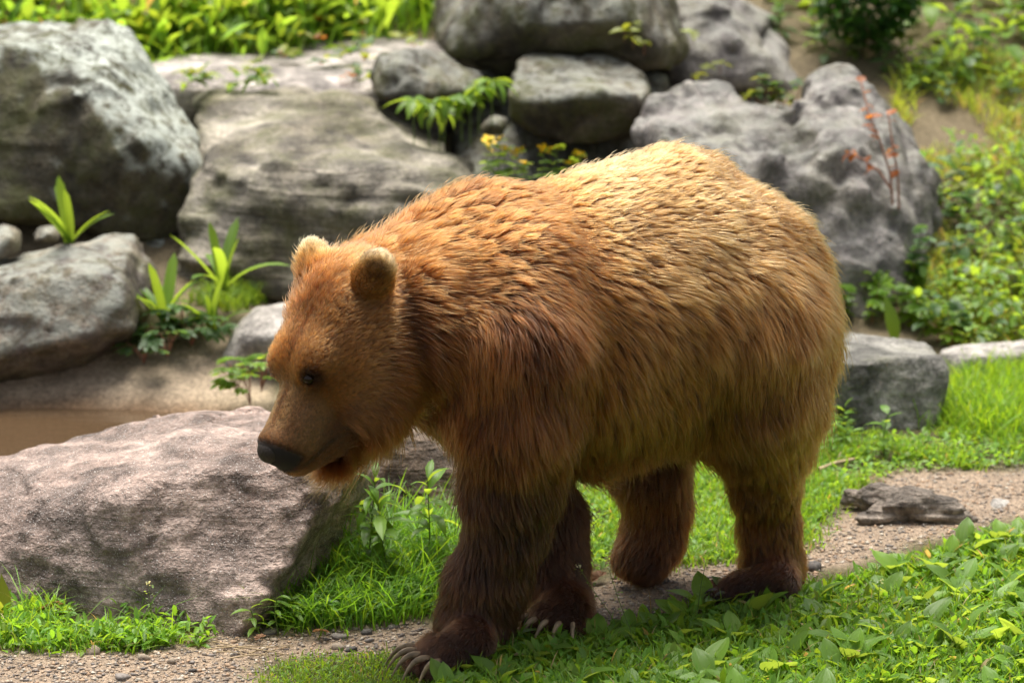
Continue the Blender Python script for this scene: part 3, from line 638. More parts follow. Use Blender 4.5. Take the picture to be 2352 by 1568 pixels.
# gentle swirls in the lie of the coat
sw = np.stack([vnoise(root * 7 + 3), vnoise(root * 7 + 31), vnoise(root * 7 + 57)], -1) * .28 + np.stack([vnoise(root * 19 + 3), vnoise(root * 19 + 31), vnoise(root * 19 + 57)], -1) * .16
body_w = np.clip(1 - W['muz'] - .7 * W['head'], 0, 1)[:, None]
flow = flow + sw * (.35 + .65 * body_w)
flow -= nrm * (flow * nrm).sum(1, keepdims=True); flow /= np.linalg.norm(flow, axis=1, keepdims=True) + 1e-9
Lh = Lh * (1 + .28 * vnoise(root * 11 + 8)) * rng.uniform(.62, 1.12, NH)
lift = np.clip(lift * (1 + .45 * vnoise(root * 14 + 21)), .08, .9)
fly = rng.random(NH) < .07; lift[fly] *= 1.7; Lh[fly] *= 1.2
# clumps: hairs lean to the tip of a nearby guide hair
NCL = 26000
ci = rng.choice(NH, NCL, replace=False)
kd = kdtree.KDTree(NCL)
for j, a in enumerate(ci): kd.insert(root[a], j)
kd.balance()
near_i = np.fromiter((kd.find(p)[1] for p in root), np.int64, NH)
g_ = ci[near_i]
NC2 = 5200; ci2 = rng.choice(NH, NC2, replace=False); kd2 = kdtree.KDTree(NC2)
for j, a in enumerate(ci2): kd2.insert(root[a], j)
kd2.balance(); g2_ = ci2[np.fromiter((kd2.find(p)[1] for p in root[ci]), np.int64, NCL)][near_i]
NP = 6; T = np.linspace(0, 1, NP)
cstr = np.clip(.25 + .75 * W['torso'] + .6 * W['neck'] + .35 * (W['fl'] + W['hl'] + W['fr'] + W['hr']) - .2 * W['muz'], .08, .88) * rng.uniform(.55, 1, NH)
fly = fly; same = np.linalg.norm(root - root[g_], axis=1) < .035; cstr = cstr * same * np.where(fly, .15, 1)
tipj = rng.normal(0, .11, (NH, 3)); PTS = np.empty((NH, NP, 3), np.float32)
def strand(i, t, Lx):
    return root[i] + Lx[:, None] * (flow[i] * (t * (1 - .25 * lift[i] * (1 - t)))[:, None] + nrm[i] * (lift[i] * (1.25 * t - .62 * t * t))[:, None] + np.array([0, 0, -1.]) * (.12 * t * t)[:, None])
ar_ = np.arange(NH); c2 = np.where(np.linalg.norm(root - root[g2_], axis=1) < .05, 1, 0) * np.where(fly, .1, 1) * (W['torso'] * (.30 + .30 * sstep(-.2, .25, x)) + .5 * W['neck'] + .25 * (W['fl'] + W['hl']))
for j, t in enumerate(T):
    tv = np.full(NH, t)
    a = strand(ar_, tv, Lh); b = strand(g_, tv, Lh * .55 + Lh[g_] * .55)
    m = (cstr * t ** 1.4)[:, None]
    b2 = strand(g2_, tv, Lh * .5 + Lh[g2_] * .6); m2 = (c2 * t ** 1.8)[:, None]; a = a * (1 - m) + b * m
    PTS[:, j] = a * (1 - m2) + b2 * m2 + tipj * (Lh * t * t * .8)[:, None]
PTS = b2w(PTS.reshape(-1, 3)) - BO
hc_ = bpy.data.hair_curves.new('fur'); hc_.add_curves([NP] * NH)
hc_.position_data.foreach_set('vector', PTS.astype(np.float32).ravel())
rad = np.tile(np.array([1, 1, .92, .75, .5, .12]), (NH, 1)) * (.00062 + .00022 * np.clip(Lh / .06, 0, 1))[:, None]
ra = hc_.attributes.get('radius') or hc_.attributes.new('radius', 'FLOAT', 'POINT'); ra.data.foreach_set('value', rad.astype(np.float32).ravel())
clv = rng.uniform(.68, 1.25, NH)[g_] * rng.uniform(.78, 1.18, NH)[g2_]; hv = rng.uniform(.75, 1.25, NH)
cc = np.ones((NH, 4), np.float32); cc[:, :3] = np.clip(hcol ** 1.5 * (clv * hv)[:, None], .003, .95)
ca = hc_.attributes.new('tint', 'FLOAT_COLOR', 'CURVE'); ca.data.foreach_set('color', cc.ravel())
k = NT('bear_fur'); k.n.remove(k.b)
hb = k.node('ShaderNodeBsdfHairPrincipled'); hb.parametrization = 'COLOR'
att = k.node('ShaderNodeAttribute', attribute_name='tint').outputs['Color']; hi_ = k.node('ShaderNodeHairInfo')
k.set(hb.inputs['Color'], k.mix(1.0, att, k.ramp(hi_.outputs['Intercept'], [(0., (.16, .14, .13)), (.5, (.80, .77, .75)), (1., (1.45, 1.45, 1.48))]), 'MULTIPLY'))  # dark roots paint shade into the gaps between clumps
hb.inputs['Roughness'].default_value = .38; hb.inputs['Radial Roughness'].default_value = .5; hb.inputs['Random Roughness'].default_value = .2; hb.inputs['IOR'].default_value = 1.42
k.t.links.new(hb.outputs[0], k.out.inputs['Surface'])
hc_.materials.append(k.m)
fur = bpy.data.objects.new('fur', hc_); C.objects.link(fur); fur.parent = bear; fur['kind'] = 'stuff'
sc.cycles_curves.shape = 'RIBBONS'; sc.cycles_curves.subdivisions = 2

# ---- eyes, nose, claws
def uvs(c, r, nu=14, nv=9, M=None):
    V = []; Fc = []
    for i in range(nv + 1):
        th = math.pi * i / nv
        for j in range(nu):
            ph = 2 * math.pi * j / nu; V.append([r[0] * math.sin(th) * math.cos(ph), r[1] * math.sin(th) * math.sin(ph), r[2] * math.cos(th)])
    for i in range(nv):
        for j in range(nu): Fc.append([i * nu + j, (i + 1) * nu + j, (i + 1) * nu + (j + 1) % nu, i * nu + (j + 1) % nu])
    V = np.array(V)
    if M is not None: V = V @ M.T
    return V + np.asarray(c), np.array(Fc)
m_eye = plain_mat('bear_eye_brown', (.014, .006, .003), .08, .3); m_nose = plain_mat('bear_nose_leather', (.026, .018, .014), .5, .3, .4, 160, .6); m_claw = plain_mat('claw_horn', (.38, .27, .16), .45, .4, .65, 45, .3)
m_clawd = plain_mat('claw_dark_horn', (.06, .045, .035), .35, .5, .5, 18)
for s in (1, -1):
    V, Fc = uvs(hd(-.214, .078 * s, .000), (.0150, .0150, .0150)); mesh_obj('eye', b2w(V) - BO, Fc, m_eye, bear)
# nose pad: broad top, rounded front, with two nostrils cut by dark sunken bowls
gp = np.stack(np.meshgrid(np.arange(-.07, .03, .003), np.arange(-.055, .056, .003), np.arange(-.09, .035, .003), indexing='ij'), -1)
dn = smin(ell(gp, (-.020, 0, -.022), (.036, .043, .030)), ell(gp, (-.016, 0, -.050), (.026, .024, .032)), .015)
for s in (1, -1): dn = np.maximum(dn, -ell(gp, (.008, .024 * s, -.036), (.016, .011, .010)))
V, Fc = surface_nets(dn, np.array([-.07, -.055, -.09]), .003); V = HN + V @ HM.T; mesh_obj('nose', b2w(V) - BO, Fc[:, ::-1], m_nose, bear)
def claw(tip, d, s, L, r, mat, drop=.75):
    P_ = []; nseg = 7; nr = 8
    for i in range(nseg + 1):
        t = i / nseg; c = tip - d * .012 + d * L * (t * .95) + np.array([0, 0, 1.]) * (L * (.34 * math.sin(t * 2.2) - drop * t * t * .62))
        P_.append((c, r * (1 - t) ** .75 + .0006))
    V = []; Fc = []
    for i, (c, rr_) in enumerate(P_):
        tg = P_[min(i + 1, nseg)][0] - P_[max(i - 1, 0)][0]; tg /= np.linalg.norm(tg); u_ = np.cross(s, tg); u_ /= np.linalg.norm(u_)
        for j in range(nr): a = 2 * math.pi * j / nr; V.append(c + s * rr_ * .8 * math.cos(a) + u_ * rr_ * 1.15 * math.sin(a))
    for i in range(nseg):
        for j in range(nr): Fc.append([i * nr + j, i * nr + (j + 1) % nr, (i + 1) * nr + (j + 1) % nr, (i + 1) * nr + j])
    return np.array(V), np.array(Fc)
for nme, L, r, mt, drp in (('fl', .095, .0112, m_claw, .85), ('fr', .10, .0115, m_claw, .9), ('hl', .04, .007, m_clawd, .7), ('hr', .04, .007, m_clawd, .9)):
    for tip, d, s in foot(np.zeros((1, 3)), *PAWS[nme])[1]:
        V, Fc = claw(np.array([tip[0], tip[1], tip[2] + .014]), d, s, L, r, mt, drp); mesh_obj('claw', b2w(V) - BO, Fc, mt, bear)
# ------------------------------------------------------------------ plants
def gpts(px, py):
    px = np.asarray(px, float); py = np.asarray(py, float)
    u = (px - 1176) / FPX; v = -(py - 784) / FPX; d = np.stack([u, CP + v * SP, -SP + v * CP], -1); t = np.full(len(px), 7.0)
    for _ in range(70):
        p = CAM + d * t[:, None]; t = t + (p[:, 2] - TZ(p[:, 0], p[:, 1])) * 1.1
    return CAM + d * t[:, None]
def sample(poly, n, avoid=None, edge=0):
    poly = np.array(poly, float); lo_, hi_ = poly.min(0), poly.max(0); X = []; Y = []; c = 0
    while c < n:
        a = rng.uniform(lo_[0], hi_[0], n * 2); b = rng.uniform(lo_[1], hi_[1], n * 2); m = in_poly(a, b, poly)
        if avoid is not None:
            jx = rng.normal(0, edge, n * 2) if edge else 0; m &= ~in_poly(a + jx, b + jx * .4, avoid)
        X.append(a[m]); Y.append(b[m]); c += m.sum()
    return gpts(np.concatenate(X)[:n], np.concatenate(Y)[:n])
def spaced(P, dmin, nmax=999):
    out = []
    for p in P:
        if all((p[0]-q[0])**2 + (p[1]-q[1])**2 > dmin * dmin for q in out): out.append(p)
        if len(out) >= nmax: break
    return out
def tints(n, base, var=.3, yel=.3, dry=.0):
    c = np.tile(np.array(base) * 1.25, (n, 1)) * rng.uniform(1 - var, 1 + var, (n, 1))
    y = rng.random((n, 1)) ** 2 * yel; c = c * (1 - y) + np.array([.22, .25, .02]) * y
    if dry: m = rng.random(n) < dry; c[m] = np.array([.38, .29, .15]) * rng.uniform(.6, 1.1, (m.sum(), 1))
    return c
m_tint = tint_leaf_mat('leaf_tinted'); 
def blades(name, P, hgt, wid, lean, cols, parent=None):
    """curved grass blades, three faces each, in one mesh"""
    n = len(P); hgt = np.broadcast_to(hgt, (n,)); wid = np.broadcast_to(wid, (n,)); lean = np.broadcast_to(lean, (n,))
    a = rng.uniform(0, 2 * math.pi, n); d = np.stack([np.cos(a), np.sin(a), 0 * a], -1); b = a + rng.uniform(-1.2, 1.2, n) + math.pi / 2; s = np.stack([np.cos(b), np.sin(b), 0 * b], -1)
    rows = []
    for t, wf in ((0, .8), (.4, 1.0), (.75, .7), (1, 0)):
        c = P + d * (lean * hgt * t ** 1.8)[:, None] + np.array([0, 0, 1.]) * (hgt * (t - .38 * lean * t * t) - (.01 if t == 0 else 0))[:, None]
        rows += [c - s * (wid * wf / 2)[:, None], c + s * (wid * wf / 2)[:, None]] if wf else [c]
    V = np.stack(rows, 1); o_ = (np.arange(n) * 7)[:, None]
    q = np.concatenate([o_ + np.array([[0, 1, 3, 2]]), o_ + np.array([[2, 3, 5, 4]]), o_ + np.array([[4, 5, 6, 6]])]).astype(int)
    F4 = q[:2 * n]; F3 = q[2 * n:, :3]
    o = mesh_obj(name, V.reshape(-1, 3), np.vstack([F4[:, [0, 1, 2]], F4[:, [0, 2, 3]], F3]), m_tint, parent)
    col_attr(o, np.repeat(cols, 7, 0)); return o
def leaf_cloud(name, P, size, cols, up=.6, ratio=.5, parent=None, mat=None):
    n = len(P); size = np.broadcast_to(size, (n,)); a = rng.uniform(0, 2 * math.pi, n); e = rng.normal(up, .45, n)
    d = np.stack([np.cos(a) * np.cos(e), np.sin(a) * np.cos(e), np.sin(e)], -1); s = np.stack([-np.sin(a), np.cos(a), rng.normal(0, .35, n)], -1); s /= np.linalg.norm(s, axis=1, keepdims=True)
    nn = np.cross(d, s); L = size[:, None]
    rows = [P, P + d * L * .3 + s * L * ratio * .42 + nn * L * .06, P + d * L * .68 + s * L * ratio * .40 + nn * L * .03, P + d * L - nn * L * .12, P + d * L * .68 - s * L * ratio * .40 + nn * L * .03, P + d * L * .3 - s * L * ratio * .42 + nn * L * .06, P + d * L * .5 - nn * L * .03]
    V = np.stack(rows, 1); o_ = (np.arange(n) * 7)[:, None]
    T3 = np.concatenate([o_ + np.array([[i, (i + 1) % 6, 6]]) for i in range(6)])
    o = mesh_obj(name, V.reshape(-1, 3), T3, mat or m_tint, parent); col_attr(o, np.repeat(cols, 7, 0)); return o
def leaf_mesh(name, L, W, shape='ovate', fold=.25, droop=.5, mat=None, ny=7, wave=.0, serr=0):
    """leaf blade along +Y from the origin, folded on its midrib, arching down; UV across / along"""
    V = []; UV = []; Fc = []; T_ = np.linspace(0, 1, ny + 1)
    for i, t in enumerate(T_):
        if shape == 'ovate': w_ = .07 + (max(0, math.sin(math.pi * min(1, max(0, (t - .2) / .8)) ** .8)) ** .85 if t > .2 else 0)
        elif shape == 'lance': w_ = .05 + math.sin(math.pi * t ** .9) ** 1.1
        elif shape == 'strap': w_ = .45 + .55 * math.sin(math.pi * min(1, t * .75 + .15))
        else: w_ = .06 + math.sin(math.pi * t ** .75)
        if serr and 0 < i < ny: w_ *= 1 + serr * (1 if i % 2 else -1)
        if i == ny: w_ = .02
        y = L * (math.sin(droop * t) / droop if droop else t); z = -L * ((1 - math.cos(droop * t)) / droop if droop else 0)
        for u in (-1, -.5, 0, .5, 1):
            V.append([u * w_ * W / 2, y, z + abs(u) * w_ * W / 2 * fold + wave * W * math.sin(t * 9 + u * 2) * abs(u)]); UV.append((u * .5 + .5, t))
    for i in range(ny):
        for j in range(4): Fc.append([i * 5 + j, i * 5 + j + 1, i * 5 + j + 6, i * 5 + j + 5])
    me = bpy.data.meshes.new(name); me.from_pydata(V, [], Fc); me.polygons.foreach_set('use_smooth', [True] * len(Fc))
    ul = me.uv_layers.new(name='UVMap')
    for lp in me.loops: ul.data[lp.index].uv = UV[lp.vertex_index]
    me.materials.append(mat); return me
def lobed_mesh(name, size, mat, lobes=5, cut=.45, spread=2.3):
    """palmate leaf: a fan of toothed lobes"""
    V = [[0, 0, 0]]; Fc = []
    for i in range(lobes):
        a = (i / (lobes - 1) - .5) * spread; r = size * (1 - .25 * abs(i / (lobes - 1) - .5) * 2); d = np.array([math.sin(a), math.cos(a), 0]); s = np.array([d[1], -d[0], 0]); b = len(V); wd = size * .23
        for p in (d * r * .5 - s * wd, d * r * .72 - s * wd * .55, d * r * .78 - s * wd * .8, d * r, d * r * .78 + s * wd * .8, d * r * .72 + s * wd * .55, d * r * .5 + s * wd):
            p = p.copy(); p[2] = -.35 * size * (np.linalg.norm(p) / size) ** 2 + .05 * size * abs(p @ s) / wd; V.append(list(p))
        V.append(list(d * r * .6 + np.array([0, 0, -.16 * size])))
        for j in range(6): Fc.append([b + j, b + j + 1, b + 7])
        Fc.append([0, b, b + 7]); Fc.append([0, b + 7, b + 6])
    me = bpy.data.meshes.new(name); me.from_pydata(V, [], Fc); me.uv_layers.new(name='UVMap'); me.materials.append(mat); return me
def put_leaf(parent, me, loc, az, el, roll=0, sc_=1.0, name='leaf'):
    o = bpy.data.objects.new(name, me); C.objects.link(o); o.parent = parent
    o.matrix_basis = Matrix.Translation(Vector(loc)) @ Matrix.Rotation(az, 4, 'Z') @ Matrix.Rotation(el, 4, 'X') @ Matrix.Rotation(roll, 4, 'Y') @ Matrix.Scale(sc_, 4)
    return o
def tube(name, pts, r0, r1, mat, parent=None, nr=5):
    pts = np.array(pts, float); V = []; Fc = []; n = len(pts)
    for i, c in enumerate(pts):
        tg = pts[min(i + 1, n - 1)] - pts[max(i - 1, 0)]; tg /= np.linalg.norm(tg) + 1e-9; s = np.cross(tg, [.3, .8, .1]); s /= np.linalg.norm(s) + 1e-9; u_ = np.cross(tg, s); rr_ = r0 + (r1 - r0) * i / (n - 1)
        for j in range(nr): a = 2 * math.pi * j / nr; V.append(c + s * rr_ * math.cos(a) + u_ * rr_ * math.sin(a))
    for i in range(n - 1):
        for j in range(nr): Fc.append([i * nr + j, i * nr + (j + 1) % nr, (i + 1) * nr + (j + 1) % nr, (i + 1) * nr + j])
    return mesh_obj(name, V, np.array(Fc), mat, parent)
U = random.uniform
m_plant = leaf_mat('plantain_leaf', (.16, .30, .05), (.52, .68, .06))
m_weed = leaf_mat('weed_leaf', (.13, .26, .03), (.48, .64, .045), ribs=False)
m_cool = leaf_mat('blue_green_leaf', (.085, .17, .06), (.22, .38, .06), ribs=False, yellow=(.16, .24, .06))
m_dkl = leaf_mat('dark_shrub_leaf', (.03, .085, .018), (.09, .22, .02), ribs=False, yellow=(.06, .15, .02))
m_straw = leaf_mat('yellow_green_leaf', (.20, .24, .025), (.5, .52, .04), ribs=False)
m_orange = leaf_mat('orange_leaf', (.42, .12, .025), (.6, .2, .03), ribs=False, yellow=(.45, .28, .04))
m_stem = plain_mat('green_stem', (.12, .18, .04), .6, .3, .3); m_red = plain_mat('red_creeper_stem', (.30, .13, .08), .6, .3, .4); m_twig = plain_mat('dry_straw', (.42, .32, .19), .8, .2, .4)
m_pet = plain_mat('yellow_petal', (.80, .52, .01), .5, .3, .15); m_white = plain_mat('white_petal', (.75, .76, .70), .6, .3, .1)

# --- plantain patch in front of the bear
PL = [leaf_mesh('leaf', .15, .062, 'ovate', .35, d_, m_plant, wave=w_) for d_, w_ in ((.3, .03), (.7, .05), (1.0, .04), (.5, .08))]
FG = [(990, 1620), (1010, 1560), (1130, 1478), (1300, 1470), (1420, 1462), (1530, 1420), (1640, 1388), (1860, 1368), (1960, 1335), (2100, 1296), (2240, 1250), (2352, 1225), (2470, 1225), (2470, 1760), (1000, 1760)]
def plantain(p, n, sc_, label, group, lo_=.25, hi_=1.05, meshes=None, name='plantain'):
    e = empty(name, p, U(0, 6.28)); tag(e, label, 'plant', group); a0 = U(0, 6)
    for i in range(n):
        el = U(lo_, hi_); put_leaf(e, random.choice(meshes or PL), (0, 0, -.004), a0 + i * 2.4 + U(-.3, .3), el, U(-.25, .25), sc_ * U(.7, 1.15))
    return e
pl = spaced(sample(FG, 5000), .072, 240)
def pl_lab(p, s_):
    u_, v_ = project(p); big = 'large' if s_ > .66 else 'small'
    if u_ < 1300: w_ = 'crowding round the bear\'s near front paw'
    elif v_ < 1420 and u_ < 1950: w_ = 'right in front of the bear\'s hind paw'
    elif v_ < 1420: w_ = 'along the gravel edge below the driftwood'
    elif u_ < 1750: w_ = 'in the leafy patch in front of the bear\'s belly'
    else: w_ = 'in the open leafy patch beyond the bear\'s shadow'
    return f'{big} broad-leaved plantain {w_}', f'{big} plantains {w_}'
for p in pl: s_ = U(.4, .92); plantain(p, random.randint(4, 7), s_, *pl_lab(p, s_), lo_=.2, hi_=1.1)
# low growth between them
P = sample(FG, 15000); leaf_cloud('ground_cover', P + rng.uniform(0, .02, (15000, 1)) * np.array([0, 0, 1]), rng.uniform(.014, .055, 15000), tints(15000, (.085, .19, .022), .4, .5, .02), .6, .42)
o = bpy.data.objects['ground_cover']; tag(o, 'small green weed leaves carpeting the ground between the plantains', 'ground cover', kind='stuff')
P = sample(FG, 14000) + rng.normal(0, 1, (14000, 3)) * np.array([.03, .025, 0]); tag(blades('short_grass', P, rng.uniform(.02, .085, 14000), .0036, rng.uniform(.2, 1.1, 14000), tints(14000, (.085, .19, .02), .3, .4, .05)), 'short grass blades among the plantains in front of the bear', 'grass', kind='stuff')
# --- other lawns
LAWN = [(1300, 1330), (1330, 1100), (1350, 1040), (1850, 1000), (1900, 985), (2050, 1005), (2170, 1000), (2470, 960), (2470, 1075), (2352, 1075), (2080, 1085), (1960, 1125), (1885, 1195), (1850, 1255), (1700, 1290), (1420, 1310)]
n = 26000; P = sample(LAWN, n) + rng.normal(0, 1, (n, 3)) * np.array([.04, .04, 0]); gaps = fbm(P * np.array([4, 4, 0]), 3); P = P[gaps > -.45]; n = len(P)
tag(blades('lawn_grass', P, rng.uniform(.015, .06, n), .0036, rng.uniform(.2, 1.1, n), tints(n, (.10, .21, .02), .3, .5, .04)), 'short sunlit grass behind the bear\'s legs and around the slab rock', 'grass', kind='stuff')
n = 7000; P = sample(LAWN, n); tag(leaf_cloud('clover', P + np.array([0, 0, .012]), rng.uniform(.012, .035, n), tints(n, (.10, .21, .03), .3, .4), .4), 'small clover leaves in the lawn behind the bear', 'clover', kind='stuff')
TALL = [(2165, 985), (2185, 900), (2250, 870), (2470, 860), (2470, 985), (2300, 1000)]
n = 6000; P = sample(TALL, n) + rng.normal(0, 1, (n, 3)) * np.array([.06, .07, 0]); P[:, 2] = TZ(P[:, 0], P[:, 1]); tag(blades('tall_grass', P, rng.uniform(.04, .17, n) * rng.uniform(.5, 1, n), .0042, rng.uniform(.2, .9, n), tints(n, (.12, .24, .018), .25, .5)), 'tall bright grass growing beside the slab rock', 'grass', kind='stuff')
STRIP = [(-120, 1420), (0, 1400), (150, 1410), (330, 1430), (480, 1455), (470, 1480), (300, 1495), (150, 1500), (-120, 1490)]
n = 3600; P = sample(STRIP, n) + rng.normal(0, 1, (n, 3)) * np.array([.03, .022, 0]); P = P[fbm(P * np.array([7, 7, 0]) + 2, 3) > .05]; n = len(P); tag(blades('strip_grass', P, rng.uniform(.02, .10, n) * rng.uniform(.5, 1, n) + .12 * (rng.random(n) < .02), .0034, rng.uniform(.3, 1.3, n), tints(n, (.10, .22, .02), .3, .4, .05)), 'bright grass strip along the foot of the granite boulder', 'grass', kind='stuff')
n = 1900; P = sample(STRIP, n) + rng.normal(0, 1, (n, 3)) * np.array([.03, .018, 0]); P = P[fbm(P * np.array([7, 7, 0]) + 2, 3) > -.2]; n = len(P); tag(leaf_cloud('strip_weeds', P + rng.uniform(0, .04, (n, 1)) * np.array([0, 0, 1]), rng.uniform(.015, .045, n), tints(n, (.10, .22, .025), .3, .4), .5, .38), 'leafy low weeds along the foot of the granite boulder', 'weeds', kind='stuff')
SHORT = [(570, 1600), (640, 1530), (700, 1512), (880, 1500), (1000, 1500), (1010, 1560), (1000, 1640), (570, 1700)]
n = 5000; P = sample(SHORT, n) + rng.normal(0, 1, (n, 3)) * np.array([.035, .03, 0]); tag(blades('cropped_grass', P, rng.uniform(.008, .028, n), .003, rng.uniform(.2, 1.1, n), tints(n, (.11, .21, .02), .3, .5, .05)), 'cropped grass on the gravel around the bear\'s front claws', 'grass', kind='stuff')
n = 1800; P = sample(SHORT, n); tag(leaf_cloud('cropped_weeds', P + np.array([0, 0, .008]), rng.uniform(.008, .02, n), tints(n, (.10, .20, .025), .3, .4), .5, .35), 'tiny weeds on the gravel around the bear\'s front claws', 'weeds', kind='stuff')
LONG = [(620, 1440), (650, 1380), (720, 1330), (790, 1290), (870, 1240), (1000, 1230), (1060, 1240), (1060, 1330), (1010, 1400), (900, 1440), (720, 1450)]
n = 3600; P = sample(LONG, n) + rng.normal(0, 1, (n, 3)) * np.array([.03, .03, 0]); tag(blades('long_grass', P, rng.uniform(.08, .30, n) * rng.uniform(.6, 1, n) * (.7 + .3 * sstep(8.5, 8.9, P[:, 1])), .0045, rng.uniform(.25, 1.3, n), tints(n, (.075, .185, .018), .35, .35)), 'long drooping grass between the granite boulder and the bear\'s foreleg', 'grass', kind='stuff')
n = 1500; P = sample(LONG, n); tag(leaf_cloud('long_grass_weeds', P + rng.uniform(0, .08, (n, 1)) * np.array([0, 0, 1]), rng.uniform(.015, .04, n), tints(n, (.07, .17, .02), .3, .3), .4, .35), 'small weed leaves in the long grass by the granite boulder', 'weeds', kind='stuff')
BACK = [(420, 700), (520, 650), (640, 600), (700, 600), (700, 700), (640, 690), (540, 720)]
n = 1800; P = sample(BACK, n); tag(blades('bank_grass', P, rng.uniform(.03, .10, n), .004, rng.uniform(.2, 1.0, n), tints(n, (.09, .17, .02), .3, .4)), 'grass and moss below the long smooth boulder', 'grass', kind='stuff')
SLOPE = [(2080, 560), (2060, 300), (2040, 170), (2250, 120), (2500, 60), (2500, 820), (2200, 830), (2120, 720)]
n = 9000; P = sample(SLOPE, n); gaps = fbm(P * np.array([3.3, 3.3, 0]) + 7, 3); P = P[gaps > -.15]; n = len(P)
tag(blades('slope_grass', P, rng.uniform(.03, .11, n), .005, rng.uniform(.3, 1.2, n), tints(n, (.18, .26, .04), .35, .7, .2)), 'pale yellow-green grass on the sunny slope beside the two-lobed boulder', 'grass', kind='stuff')
n = 4200; P = sample(SLOPE, n); gaps = fbm(P * np.array([2.6, 2.6, 0]) + 19, 3); P = P[gaps > .1]; n = len(P)
tag(leaf_cloud('slope_weeds', P + rng.uniform(0, .12, (n, 1)) * np.array([0, 0, 1]), rng.uniform(.02, .06, n), tints(n, (.12, .22, .04), .35, .5), .4, .6), 'mass of small weeds on the sunny slope beside the two-lobed boulder', 'weeds', kind='stuff')
TOPL = [(-100, 130), (-100, -60), (1100, -60), (1010, 60), (640, 90), (340, 140), (250, 130)]
n = 8000; P = sample(TOPL, n) + rng.normal(0, 1, (n, 3)) * np.array([.05, .16, 0]); P = P[fbm(P * np.array([2.2, 2.2, 0]) + 11, 3) > .0]; n = len(P); P[:, 2] = TZ(P[:, 0], P[:, 1]); tag(leaf_cloud('hillside_weeds', P + rng.uniform(0, .22, (n, 1)) * np.array([0, 0, 1]), rng.uniform(.04, .17, n), tints(n, (.13, .25, .04), .45, .6, .03), .7, .36), 'mass of lush weeds on the hillside above the boulders', 'weeds', kind='stuff')
n = 5000; P = sample(TOPL, n) + rng.normal(0, 1, (n, 3)) * np.array([.05, .16, 0]); P[:, 2] = TZ(P[:, 0], P[:, 1]); tag(blades('hillside_grass', P, rng.uniform(.08, .28, n), .010, rng.uniform(.2, .9, n), tints(n, (.11, .24, .02), .35, .5)), 'tall grass on the hillside above the boulders', 'grass', kind='stuff')
# --- growth beyond the picture's edges, so the place goes on
n = 30000; P = np.stack([rng.uniform(-4.5, 4.5, n), rng.uniform(5.8, 13.0, n), np.zeros(n)], -1); P[:, 2] = TZ(P[:, 0], P[:, 1]); u_, v_ = project(P)
ok = ~((u_ > -40) & (u_ < 2392) & (v_ > -30) & (v_ < 1598)) & ~in_poly(u_, v_, GRAVEL) & ~((u_ < 0) & (v_ > 780) & (v_ < 1500) & (P[:, 0] > -3)); ok &= fbm(P * np.array([1.5, 1.5, 0]) + 5, 3) > -.5
P = P[ok]; n = len(P); tag(blades('meadow_grass', P, rng.uniform(.03, .11, n), .006, rng.uniform(.3, 1.2, n), tints(n, (.10, .21, .02), .35, .5, .06)), 'loose grass around the trodden path and boulders', 'grass', kind='stuff')
n = 16000; P = np.stack([rng.uniform(-7, 7, n), rng.uniform(13.2, 22, n), np.zeros(n)], -1); P[:, 2] = TZ(P[:, 0], P[:, 1]); u_, v_ = project(P)
P = P[~((u_ > -40) & (u_ < 2392) & (v_ > -20))]; n = len(P); tag(leaf_cloud('hilltop_weeds', P + rng.uniform(0, .22, (n, 1)) * np.array([0, 0, 1]), rng.uniform(.08, .2, n), tints(n, (.09, .20, .025), .45, .5), .6, .4), 'mass of tall weeds running on over the hilltop', 'weeds', kind='stuff')
# --- individual plants
LANCE = [leaf_mesh('leaf', .11, .032, 'lance', .3, d_, m_weed, serr=.06) for d_ in (.6, 1.0, 1.4)]
STRAP = [leaf_mesh('leaf', .27, .040, 'strap', .35, d_, m_weed) for d_ in (.25, .6, 1.1)]
BROAD = [leaf_mesh('leaf', .20, .075, 'ovate', .25, d_, m_weed, wave=.05) for d_ in (.4, .8, 1.2)]
OVAL = [leaf_mesh('leaf', .075, .042, 'round', .2, d_, m_cool) for d_ in (.3, .8)]
OVALD = [leaf_mesh('leaf', .10, .055, 'round', .2, d_, m_dkl) for d_ in (.3, .8)]
YOVAL = [leaf_mesh('leaf', .075, .04, 'round', .2, d_, m_straw) for d_ in (.3, .8)]
ORL = [leaf_mesh('leaf', .045, .032, 'round', .2, d_, m_orange) for d_ in (.3, .8)]
PALM = [lobed_mesh('leaf', s_, m_cool) for s_ in (.055, .07)]; PALMG = [lobed_mesh('leaf', s_, m_weed) for s_ in (.05, .065)]
def stalk(name, p, top, nleaf, meshes, label, group=None, cat='plant', r=.0028, mat=None, el=(.1, .7), sc_=(.7, 1.1), start=.25, whorl=2.4, tipn=3):
    e = empty(name, p); tag(e, label, cat, group); top = np.asarray(top, float) - p; mid = top * .5 + np.array([U(-.01, .01), U(-.01, .01), 0])
    pts = [np.array([0, 0, -.01]), mid * .5, mid, (mid + top) / 2, top]; tube('stem', pts, r, r * .5, mat or m_stem, e)
    for i in range(nleaf):
        t = start + (1 - start) * i / max(1, nleaf - 1); c = np.array([np.interp(t, [0, .25, .5, .75, 1], [q[j] for q in pts]) for j in range(3)])
        put_leaf(e, random.choice(meshes), c, i * whorl + U(-.4, .4), U(*el) + (.55 * (t > .85)), U(-.3, .3), U(*sc_) * (1 - .25 * (t > .9)))
    return e
